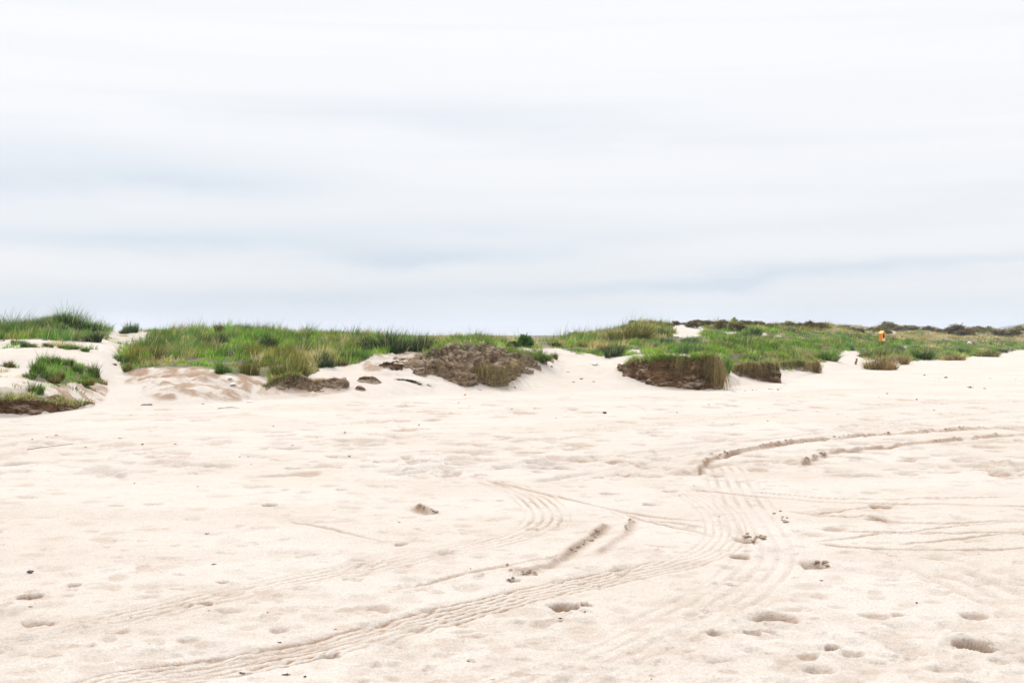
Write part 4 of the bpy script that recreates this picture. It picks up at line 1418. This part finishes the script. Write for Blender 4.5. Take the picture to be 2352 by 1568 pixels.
for u, v, w, lb, dk in [
    (1302, 1424, 16, 'curly black seaweed scrap below the deep footprint in the foreground', True),
    (1084, 1521, 12, 'small black seaweed scrap near the bottom middle of the beach', True),
    (553, 1549, 18, 'forked dark seaweed scrap beside the ribbed tyre track at the bottom', True),
    (655, 1552, 22, 'tangled brown weed in a hollow under the ribbed tyre track', False),
    (478, 1404, 8, 'round black scrap under the diagonal scrape in the sand', True),
    (68, 1395, 11, 'black two pointed scrap between the two dark hollows', True),
    (342, 1480, 7, 'tiny black speck of weed between footprints and the ribbed track', True),
    (1349, 1416 - 8, 12, 'dark bit of weed beside the deep footprint', False),
    (620, 1412, 8, 'small dark fragment in the middle of the foreground tracks', True),
    (705, 1557, 16, 'flat twiggy weed lying near the bottom edge', False),
    (770, 1448, 10, 'thin brown weed scrap close to the ribbed track', False),
    (1500, 1562, 8, 'brown fragment at the very bottom of the beach', False),
    (2246, 891, 16, 'black weed scrap lying alone on the pale far beach', True),
    (2262, 893, 9, 'smaller weed scrap beside the black one on the far beach', True),
    (1657, 1118 + 68, 6, 'dark crumb beside the broad curved track', True),
    (1400, 950, 22, 'brown strip of weed on the middle beach below the sand gap', False),
    (330, 1023, 14, 'brown scrap on the pale sand near the long twig', False),
    (402, 1022, 10, 'dark scrap on the pale sand right of the brown scrap', False),
    (455, 1118, 8, 'olive crumb on smooth sand', False),
    (475, 1228, 12, 'dark pebble like scrap on the left sand', True),
    (490, 1298, 14, 'brown flake on the left sand', False),
    (1765, 967, 8, 'brown scrap before the undercut block', False),
    (1790, 896, 9, 'rusty scrap of weed on the sand right of the straw block', False),
    (1632, 930, 8, 'dark scrap on the beach under the large undercut block', False),
    (2040, 905, 9, 'brown scrap on the right middle beach', False),
    (1112, 899, 22, 'brown strip of weed at the foot of the brown cliff', False),
    (1190, 893, 20, 'longer brown strip of weed right of the cliff foot', False),
    (1293, 849, 10, 'dark scrap high on the open sand gap', False),
    (1305, 856, 10, 'second scrap high on the open sand gap', False),
    (1338, 872, 16, 'ragged brown weed in the open sand gap', False),
    (1318, 878, 10, 'pinkish brown scrap in the open sand gap', False),
    (1365, 878, 12, 'brown scrap nearest the undercut block in the open sand gap', False),
    (2150, 1003 - 60, 10, 'thin brown scrap on the far right sand', False),
    (2110, 919, 10, 'small brown scrap on the far right beach', False),
    (2180, 868, 16, 'thin scrap among specks on the far right beach', False),
    (2130, 862, 10, 'brown flecked scrap of weed on the distant beach', False),
]:
    scrap(u, v, w, lb, dk)
# specks of drift along the far beach: crumbs, countable but all alike
for i in range(70):
    u, v = random.choice([(random.uniform(1650, 2350), random.gauss(905, 28)), (random.uniform(900, 1650), random.gauss(940, 25)),
                          (random.uniform(2080, 2350), random.gauss(868, 10)), (random.uniform(0, 900), random.gauss(1010, 30)),
                          (random.uniform(0, 2352), random.uniform(1000, 1560))])
    yf = np.interp(u, FOOT_U, FOOT_Y)
    v = max(v, VH + F * EYE / yf + 6)
    p = spot(u, v)
    s = random.uniform(.025, .07) * (1 if p.y > 15 else .5)
    o = link('drift_crumb', random.choice(WEEDB + WEED[:1]), None, p, random.uniform(0, 6.28), (s, s, s * .8))
    tag(o, 'tiny brown crumb of drift on the open sand', 'drift crumb', 'crumbs of drift scattered over the beach')

for i in range(9):
    t = random.random()
    p = spot(1668 + 130 * t, 901 - 9 * t + random.gauss(0, .6))
    o = link('drift_crumb', random.choice(WEEDB), None, p, random.uniform(-.4, .4), (random.uniform(.06, .16), .05, .05))
    tag(o, 'brown crumb in the thin drift line before the straw covered block', 'drift crumb', 'crumbs of the thin drift line')
# the mussel shell: two valves lying open
e = bpy.data.objects.new('mussel_shell', None)
C.objects.link(e)
e.location = spot(68, 1317)
tag(e, 'black open mussel shell lying on the sand near the frame edge', 'shell')


def valve():
    bm = bmesh.new()
    bmesh.ops.create_uvsphere(bm, u_segments=20, v_segments=12, radius=1)
    for v in bm.verts:
        t = (v.co.x + 1) / 2
        wdt = .30 + .30 * t
        v.co = Vector((v.co.x * .5, v.co.y * wdt * .5, (v.co.z if v.co.z > 0 else v.co.z * .25) * .22))
    me = bpy.data.meshes.new('valve')
    bm.to_mesh(me)
    bm.free()
    for p in me.polygons:
        p.use_smooth = True
    me.materials.append(M['mussel'])
    return me


vm = valve()
for k, (dy, rz) in enumerate(((.011, .10), (-.011, -.06))):
    o = link('valve', vm, e, (0, dy, .008), rz, (.042, .042, .05))
# long twig and shorter ones
for (pts, r, label) in [
    ([(62, 1034), (100, 1029), (140, 1024), (168, 1021)], .005, 'long thin twig on the pale sand at the outer beach edge'),
    ([(500, 939), (530, 938), (548, 938)], .008, 'dark thin twig on the sand below the white slump'),
]:
    P = [spot(*q) for q in pts]
    b = P[0].copy()
    L = [(p - b) + Vector((0, 0, r * 1.0 + .01 * (i % 2))) for i, p in enumerate(P)]
    o = link('twig', stick_mesh('twig', L, r, r * .5, M['twig']), None, b)
    tag(o, label, 'twig')
# stone, seaweed heap, litter, leaf
o = link('dark_stone', lump_mesh('dark_stone', 4, M['stone'], 3, .3, .5), None, spot(336, 931), .4, (.24, .14, .14))
tag(o, 'lone dark stone at the bottom of the sandy path', 'stone')
hp = spot(939, 876)
e = bpy.data.objects.new('seaweed_heap', None)
C.objects.link(e)
e.location = hp
tag(e, 'dark heap of tangled seaweed on the sand slope left of the brown cliff', 'seaweed')
parts = []
r_ = np.random.default_rng(5)
n = 300
an = r_.random(n) * 6.283
rr = np.sqrt(r_.random(n))
lump = r_.integers(0, 14, n)
gx, gy = r_.normal(.03, .24, 14), r_.normal(0, .12, 14)
lx, ly = gx[lump], gy[lump]
root = np.stack([lx + rr * np.cos(an) * .06, ly + rr * np.sin(an) * .06, .015 * r_.random(n)], -1)
root[:, 2] += ground_at(root[:, 0] + hp.x, root[:, 1] + hp.y) - hp.z
v, q, f, t = blades(root, .06 + .09 * r_.random(n), np.stack([np.cos(an * 3), np.sin(an * 3)], -1), 1. + r_.random(n), .8 + .5 * r_.random(n),
                    .022 + 0 * an, np.tile((.020, .022, .016), (n, 1)) * np.exp(r_.normal(0, .4, (n, 1))), 4, .05, r_)
link('weed_strands', mesh_from('weed_strands', v, q, f, M['blade'], t), e)


def crumple(name, seed, mat, size):
    """A crumpled sheet folded into a loose ball."""
    bm = bmesh.new()
    bmesh.ops.create_icosphere(bm, subdivisions=3, radius=.5)
    for v in bm.verts:
        n = mnoise.noise(v.co * 3 + Vector((seed, 2, 1)))
        m = abs(mnoise.noise(v.co * 6 + Vector((seed, 0, 5))))
        v.co *= 1 + .45 * n - .5 * m
        v.co.z *= .75
    me = bpy.data.meshes.new(name)
    bm.to_mesh(me)
    bm.free()
    me.materials.append(mat)
    return me


for (u, v, w, h, label) in [(1367, 839, 15, 12, 'white scrap of rubbish alone in the open sand gap'),
                            (527, 874, 12, 8, 'crumpled white rubbish under the overhanging grass of the long dune'),
                            (535, 887, 16, 7, 'flat white rubbish casting a dark gap on the white slump'),
                            (572, 924, 14, 5, 'flattened white scrap on the sand at the foot of the slump')]:
    p = spot(u, v)
    s = p.y / F
    o = link('litter', crumple('litter', u, M['white'], 1), None, p + Vector((0, 0, h * s * .3)), random.uniform(0, 6), (w * s, w * s, h * s))
    tag(o, label, 'litter', 'white litter on the dune sand')
p = spot(1068, 908)
o = link('plastic_scrap', crumple('plastic_scrap', 3, M['red'], 1), None, p + Vector((0, 0, .02)), 0, (.07, .05, .045))
tag(o, 'tiny red plastic scrap at the foot of the brown cliff', 'litter')
p = spot(467, 930)
o = link('green_leaf', ribbon_mesh('green_leaf', 33, M['leaf'], .2), None, p, .2, (.11, .11, .10))
tag(o, 'single bright green leaf on the sand below the white slump', 'leaf')
for (u, v, s, lb) in [(22, 1333, .022, 'white bit of shell left of the black mussel shell'), (545, 1310, .02, 'white chip of shell amid the left footprints'),
                      (1898, 1440, .02, 'white shell chip near the crescent hollow'), (1130, 1560, .025, 'white shell chip at the bottom of the beach'),
                      (2185, 1180, .03, 'pale shell chip between the horizontal tracks'), (1465, 1507, .02, 'pale shell chip right of the middle foreground'),
                      (1710, 902, .07, 'white shell on sand before the straw covered block'), (2010, 915, .05, 'white shell chip on the right far beach')]:
    o = link('shell_chip', lump_mesh('shell_chip', int(u), M['shell'], 2, .3, .35), None, spot(u, v) + Vector((0, 0, s * .1)), random.uniform(0, 6), (s, s * .7, s))
    tag(o, lb, 'shell', 'chips of pale shell on the beach')
# pale rock in the far grass
p = spot(2227, 792)
o = link('pale_rock', lump_mesh('pale_rock', 9, M['rock'], 3, .25, .8), None, p + Vector((0, 0, .12)), .3, (12 * p.y / F, 8 * p.y / F, 10 * p.y / F))
tag(o, 'white rock showing in the far green grass', 'rock')
# weathered stake
p = spot(1965, 838)
s = p.y / F
L = [(0, 0, -.1), (.01, 0, 4 * s), (.05, 0, 9 * s), (.06, 0, 14 * s)]
o = link('wooden_stake', stick_mesh('wooden_stake', L, .055, .045, M['stake'], 8, 3), None, p)
tag(o, 'short weathered wooden stake leaning in the sandy bay', 'stake')
# driftwood
p = spot(2305, 810)
s = p.y / F
e = bpy.data.objects.new('driftwood', None)
C.objects.link(e)
e.location = p
tag(e, 'dark driftwood trunk with a bleached branch at the far end of the beach', 'driftwood')
link('trunk', stick_mesh('trunk', [(-12 * s, .1, .05), (-5 * s, 0, .13), (2 * s, 0, .12), (9 * s, .1, .05)], .10, .14, M['darkwood'], 9, 1), e)
link('stump', lump_mesh('stump', 6, M['darkwood'], 3, .5, .9), e, (-1 * s, .05, .14), .5, (7 * s, 5 * s, 6 * s))
link('branch', stick_mesh('branch', [(6 * s, 0, .08), (12 * s, 0, .10), (16 * s, .1, .18), (18 * s, .1, .36)], .07, .04, M['drift'], 7, 2), e)

# ------------------------------------------------------------------ lifebuoy housing on its post
yh = 100.
xh = (2026 - UC) / F * yh
zg = float(ground_at(xh, yh))
sc = yh / F
e = bpy.data.objects.new('lifebuoy_housing', None)
C.objects.link(e)
e.location = (xh, yh, zg)
e.rotation_euler = (0, 0, math.radians(50))
tag(e, 'orange lifebuoy housing on a grey post in the dune grass', 'lifebuoy housing')
z0 = EYE - (783.5 - VH) / F * yh - zg
z1 = EYE - (766.5 - VH) / F * yh - zg
z2 = EYE - (760 - VH) / F * yh - zg
Wd, Dp = .62, .27


def prism(name, outline, y0, y1, mat, bev=.012):
    bm = bmesh.new()
    a = [bm.verts.new((x, y0, z)) for x, z in outline]
    b = [bm.verts.new((x, y1, z)) for x, z in outline]
    n = len(a)
    bm.faces.new(a)
    bm.faces.new(b[::-1])
    for i in range(n):
        bm.faces.new((a[i], b[i], b[(i + 1) % n], a[(i + 1) % n]))
    bmesh.ops.recalc_face_normals(bm, faces=bm.faces)
    if bev:
        bmesh.ops.bevel(bm, geom=bm.edges[:], offset=bev, segments=2, affect='EDGES')
    me = bpy.data.meshes.new(name)
    bm.to_mesh(me)
    bm.free()
    me.materials.append(mat)
    return me


body = link('housing_box', prism('housing_box', [(-Wd / 2, z0), (Wd / 2, z0), (Wd / 2, z1), (0, z2 - .03), (-Wd / 2, z1)], -Dp / 2, Dp / 2, M['orange']), e)
k = .035
link('roof', prism('roof', [(-Wd / 2 - .03, z1 - .012), (0, z2 - .008), (Wd / 2 + .03, z1 - .012), (Wd / 2 + .03, z1 + k - .012), (0, z2 + k - .008), (-Wd / 2 - .03, z1 + k - .012)],
                   -Dp / 2 - .03, Dp / 2 + .02, M['roof'], .006), e)
zc = z0 + (z1 - z0) * .72
ring = [(.155 * math.cos(a * math.pi / 12), zc + .19 * math.sin(a * math.pi / 12)) for a in range(24)]
link('opening', prism('opening', ring, -Dp / 2 - .006, -Dp / 2 + .05, M['black'], 0), body)
link('label_plate', prism('label_plate', [(-.20, z0 + .05), (.20, z0 + .05), (.20, z0 + .19), (-.20, z0 + .19)], -Dp / 2 - .010, -Dp / 2 + .02, M['label'], .003), body)
link('post', prism('post', [(-.05, -.25), (.05, -.25), (.05, z0 + .02), (-.05, z0 + .02)], -.05 + .02, .05 + .02, M['post'], .01), e)

# ------------------------------------------------------------------ far hill
hx = np.linspace(2200, 2900, 90)
yb = 2700.
prof = np.interp(hx, [2200, 2262, 2300, 2352, 2450, 2600, 2750, 2900], [768, 758, 746, 737, 733, 735, 745, 768])
Vh = []
for j in range(24):
    t = j / 23
    hz = np.sin(t * math.pi / 2) ** 1.2
    zz = -5 + (EYE - (prof - VH) / F * (yb + 300)) * hz * (1 + .05 * noise2(hx / 40, hx * 0 + t * 3, 3))
    Vh.append(np.stack([(hx - UC) / F * (yb + 300 * t), np.full(90, yb + 300 * t), zz], -1))
for t in (.3, .6, 1.):
    Vh.append(np.stack([(hx - UC) / F * (yb + 300 + 500 * t), np.full(90, yb + 300 + 500 * t), Vh[23][:, 2] * (1 - t) - 5 * t], -1))
Vh = np.array(Vh)
me = mesh_from('far_hill', Vh.reshape(-1, 3), grid_quads(*Vh.shape[:2]), None, M['hill'], smooth_shade=True)
tag(link('far_hill', me), 'faint blue hill beyond the far dunes', None, None, 'structure')

# ------------------------------------------------------------------ sea haze: one closed box of even air
HAZE = True
if HAZE:
    bm = bmesh.new()
    bmesh.ops.create_cube(bm, size=1)
    me = bpy.data.meshes.new('haze')
    bm.to_mesh(me)
    bm.free()
    hz, nt, N, L = new_mat('sea_haze')
    pv = N.new('ShaderNodeVolumePrincipled')
    pv.inputs['Color'].default_value = (.72, .80, .93, 1)
    pv.inputs['Density'].default_value = .0003
    pv.inputs['Anisotropy'].default_value = .0
    L.new(pv.outputs[0], N.new('ShaderNodeOutputMaterial').inputs['Volume'])
    me.materials.append(hz)
    o = link('haze', me, None, (0, 0, 17.5), 0, (8000, 8000, 38))
    tag(o, 'thin pale sea haze in the far air', None, None, 'stuff')

# ------------------------------------------------------------------ sky and sun
SUN_EL, SUN_AZ = math.radians(52), math.radians(-18)      # azimuth from +Y towards +X
w = bpy.data.worlds.new('World')
bpy.context.scene.world = w
w.use_nodes = True
nt = w.node_tree
N, L = nt.nodes, nt.links
for n in list(N):
    N.remove(n)
tc = N.new('ShaderNodeTexCoord').outputs['Generated']
sep = N.new('ShaderNodeSeparateXYZ')
L.new(tc, sep.inputs[0])
dx, dy, dz = sep.outputs
rxy = mth(nt, 'SQRT', mth(nt, 'ADD', mth(nt, 'MULTIPLY', dx, dx), mth(nt, 'MULTIPLY', dy, dy)))
q = mth(nt, 'DIVIDE', dz, mth(nt, 'MAXIMUM', rxy, .02))
az = mth(nt, 'ARCTAN2', dx, dy)
cmb = N.new('ShaderNodeCombineXYZ')
L.new(mth(nt, 'MULTIPLY', az, 6.5), cmb.inputs[0])
L.new(mth(nt, 'MULTIPLY', q, 22.), cmb.inputs[1])
nz = noise_tex(nt, cmb.outputs[0], 1.0, 6, .55)
cmb2 = N.new('ShaderNodeCombineXYZ')
L.new(mth(nt, 'MULTIPLY', az, 2.2), cmb2.inputs[0])
L.new(mth(nt, 'MULTIPLY', q, 60.), cmb2.inputs[1])
cmb2.inputs[2].default_value = 4.
nz2 = noise_tex(nt, cmb2.outputs[0], 1.0, 3, .5)
qw = mth(nt, 'ADD', q, mth(nt, 'MULTIPLY', mth(nt, 'SUBTRACT', nz, .5), .038))
aw = mth(nt, 'ADD', az, mth(nt, 'MULTIPLY', mth(nt, 'SUBTRACT', nz2, .5), .10))
# cloud banks, as (u, v, half width, half height, slope, strength) in the survey view
BANDS = [(620, 572, 620, 40, .045, .95), (950, 598, 240, 22, -.05, .55), (1900, 626, 560, 18, -.075, .95), (120, 410, 520, 75, .02, .7), (450, 425, 330, 34, -.02, .35),
         (1080, 275, 620, 55, .05, .42), (1050, 520, 420, 34, 0, .45), (2150, 490, 500, 36, -.1, .22), (700, 668, 700, 26, -.02, .55), (1500, 660, 900, 20, -.03, .35),
         (2000, 410, 300, 26, .0, .14), (1400, 560, 300, 22, -.06, .3), (1176, 730, 2600, 42, 0, .5), (300, 700, 500, 14, 0, .2)]
tot = None
for (u, v, hw, hh, sl, st) in BANDS:
    a0, q0 = math.atan((u - UC) / F), (VH - v) / F
    da = mth(nt, 'SUBTRACT', aw, a0)
    ql = mth(nt, 'SUBTRACT', mth(nt, 'SUBTRACT', qw, q0), mth(nt, 'MULTIPLY', da, -sl))
    g1 = mth(nt, 'POWER', mth(nt, 'MULTIPLY', da, F / hw), 2.)
    g2 = mth(nt, 'POWER', mth(nt, 'MULTIPLY', ql, F / hh), 2.)
    g = mth(nt, 'MULTIPLY', mth(nt, 'EXPONENT', mth(nt, 'MULTIPLY', mth(nt, 'ADD', g1, g2), -1.)), st)
    tot = g if tot is None else mth(nt, 'ADD', tot, g)
tot = mth(nt, 'MULTIPLY', tot, maprange(nt, nz, .3, .7, .72, 1.22))
tot = mth(nt, 'ADD', tot, mth(nt, 'MULTIPLY', maprange(nt, nz2, .38, .72), .16))
# higher up and behind: loose stratus from its own layer
pl = N.new('ShaderNodeVectorMath')
pl.operation = 'DIVIDE'
L.new(tc, pl.inputs[0])
den = mth(nt, 'ADD', mth(nt, 'MAXIMUM', dz, 0.), .12)
cd = N.new('ShaderNodeCombineXYZ')
for i in range(3):
    L.new(den, cd.inputs[i])
L.new(cd.outputs[0], pl.inputs[1])
hi = maprange(nt, noise_tex(nt, pl.outputs[0], 1.1, 4, .5), .4, .7)
hi = mth(nt, 'MULTIPLY', hi, maprange(nt, q, .25, .6, 0, .5))
tot = mth(nt, 'ADD', tot, hi)
tot = mth(nt, 'MINIMUM', tot, 1.25)
el = mth(nt, 'ARCSINE', dz)
lum = mth(nt, 'ADD', maprange(nt, q, 0., .22, .615, .672), maprange(nt, el, .25, 1.4, 0, .98))
white = N.new('ShaderNodeCombineColor')
L.new(mth(nt, 'MULTIPLY', lum, maprange(nt, q, 0, .2, .97, 1.0)), white.inputs[0])
L.new(mth(nt, 'MULTIPLY', lum, maprange(nt, q, 0, .2, .985, 1.0)), white.inputs[1])
L.new(mth(nt, 'MULTIPLY', lum, maprange(nt, q, 0, .2, 1.02, 1.01)), white.inputs[2])
cloud = mixcol(nt, mth(nt, 'MULTIPLY', tot, .8), white.outputs[0], (.455, .51, .575))
sky = N.new('ShaderNodeTexSky')
sky.sky_type = 'NISHITA'
sky.sun_disc = False
sky.sun_elevation = SUN_EL
sky.sun_rotation = SUN_AZ
bgs = N.new('ShaderNodeBackground')
bgs.inputs['Strength'].default_value = .10
L.new(sky.outputs[0], bgs.inputs['Color'])
bgc = N.new('ShaderNodeBackground')
bgc.inputs['Strength'].default_value = 1.0
L.new(cloud, bgc.inputs['Color'])
mx = N.new('ShaderNodeMixShader')
mx.inputs[0].default_value = .95        # overcast: cloud covers nearly all of the blue
L.new(bgs.outputs[0], mx.inputs[1])
L.new(bgc.outputs[0], mx.inputs[2])
L.new(mx.outputs[0], N.new('ShaderNodeOutputWorld').inputs[0])
w.cycles.sampling_method = 'MANUAL'
w.cycles.sample_map_resolution = 512

sl = bpy.data.lights.new('sun', 'SUN')
sl.energy = 1.5
sl.angle = math.radians(10)
sl.color = (1, .96, .9)
so = bpy.data.objects.new('sun', sl)
C.objects.link(so)
d = Vector((math.sin(SUN_AZ) * math.cos(SUN_EL), math.cos(SUN_AZ) * math.cos(SUN_EL), math.sin(SUN_EL)))
so.rotation_euler = d.to_track_quat('Z', 'Y').to_euler()
so.location = d * 100

# ------------------------------------------------------------------ camera
cam = bpy.data.cameras.new('camera')
cam.sensor_fit = 'HORIZONTAL'
cam.sensor_width = 22.3
cam.lens = F / 2352 * 22.3
cam.clip_start = .1
cam.clip_end = 20000
cam.dof.use_dof = True
cam.dof.focus_distance = 10
cam.dof.aperture_fstop = 5.0
co = bpy.data.objects.new('camera', cam)
C.objects.link(co)
co.location = (0, 0, EYE)
co.rotation_euler = (math.radians(90) - math.atan(16 / F), 0, 0)
sc_ = bpy.context.scene
sc_.camera = co
sc_.render.engine = 'CYCLES'
sc_.view_settings.view_transform = 'Standard'
sc_.view_settings.look = 'None'
sc_.view_settings.exposure = .55
sc_.view_settings.gamma = 1
sc_.cycles.max_bounces = 6
sc_.cycles.diffuse_bounces = 3
sc_.cycles.transparent_max_bounces = 8
sc_.cycles.volume_bounces = 1
sc_.cycles.use_denoising = True
sc_.cycles.use_adaptive_sampling = False
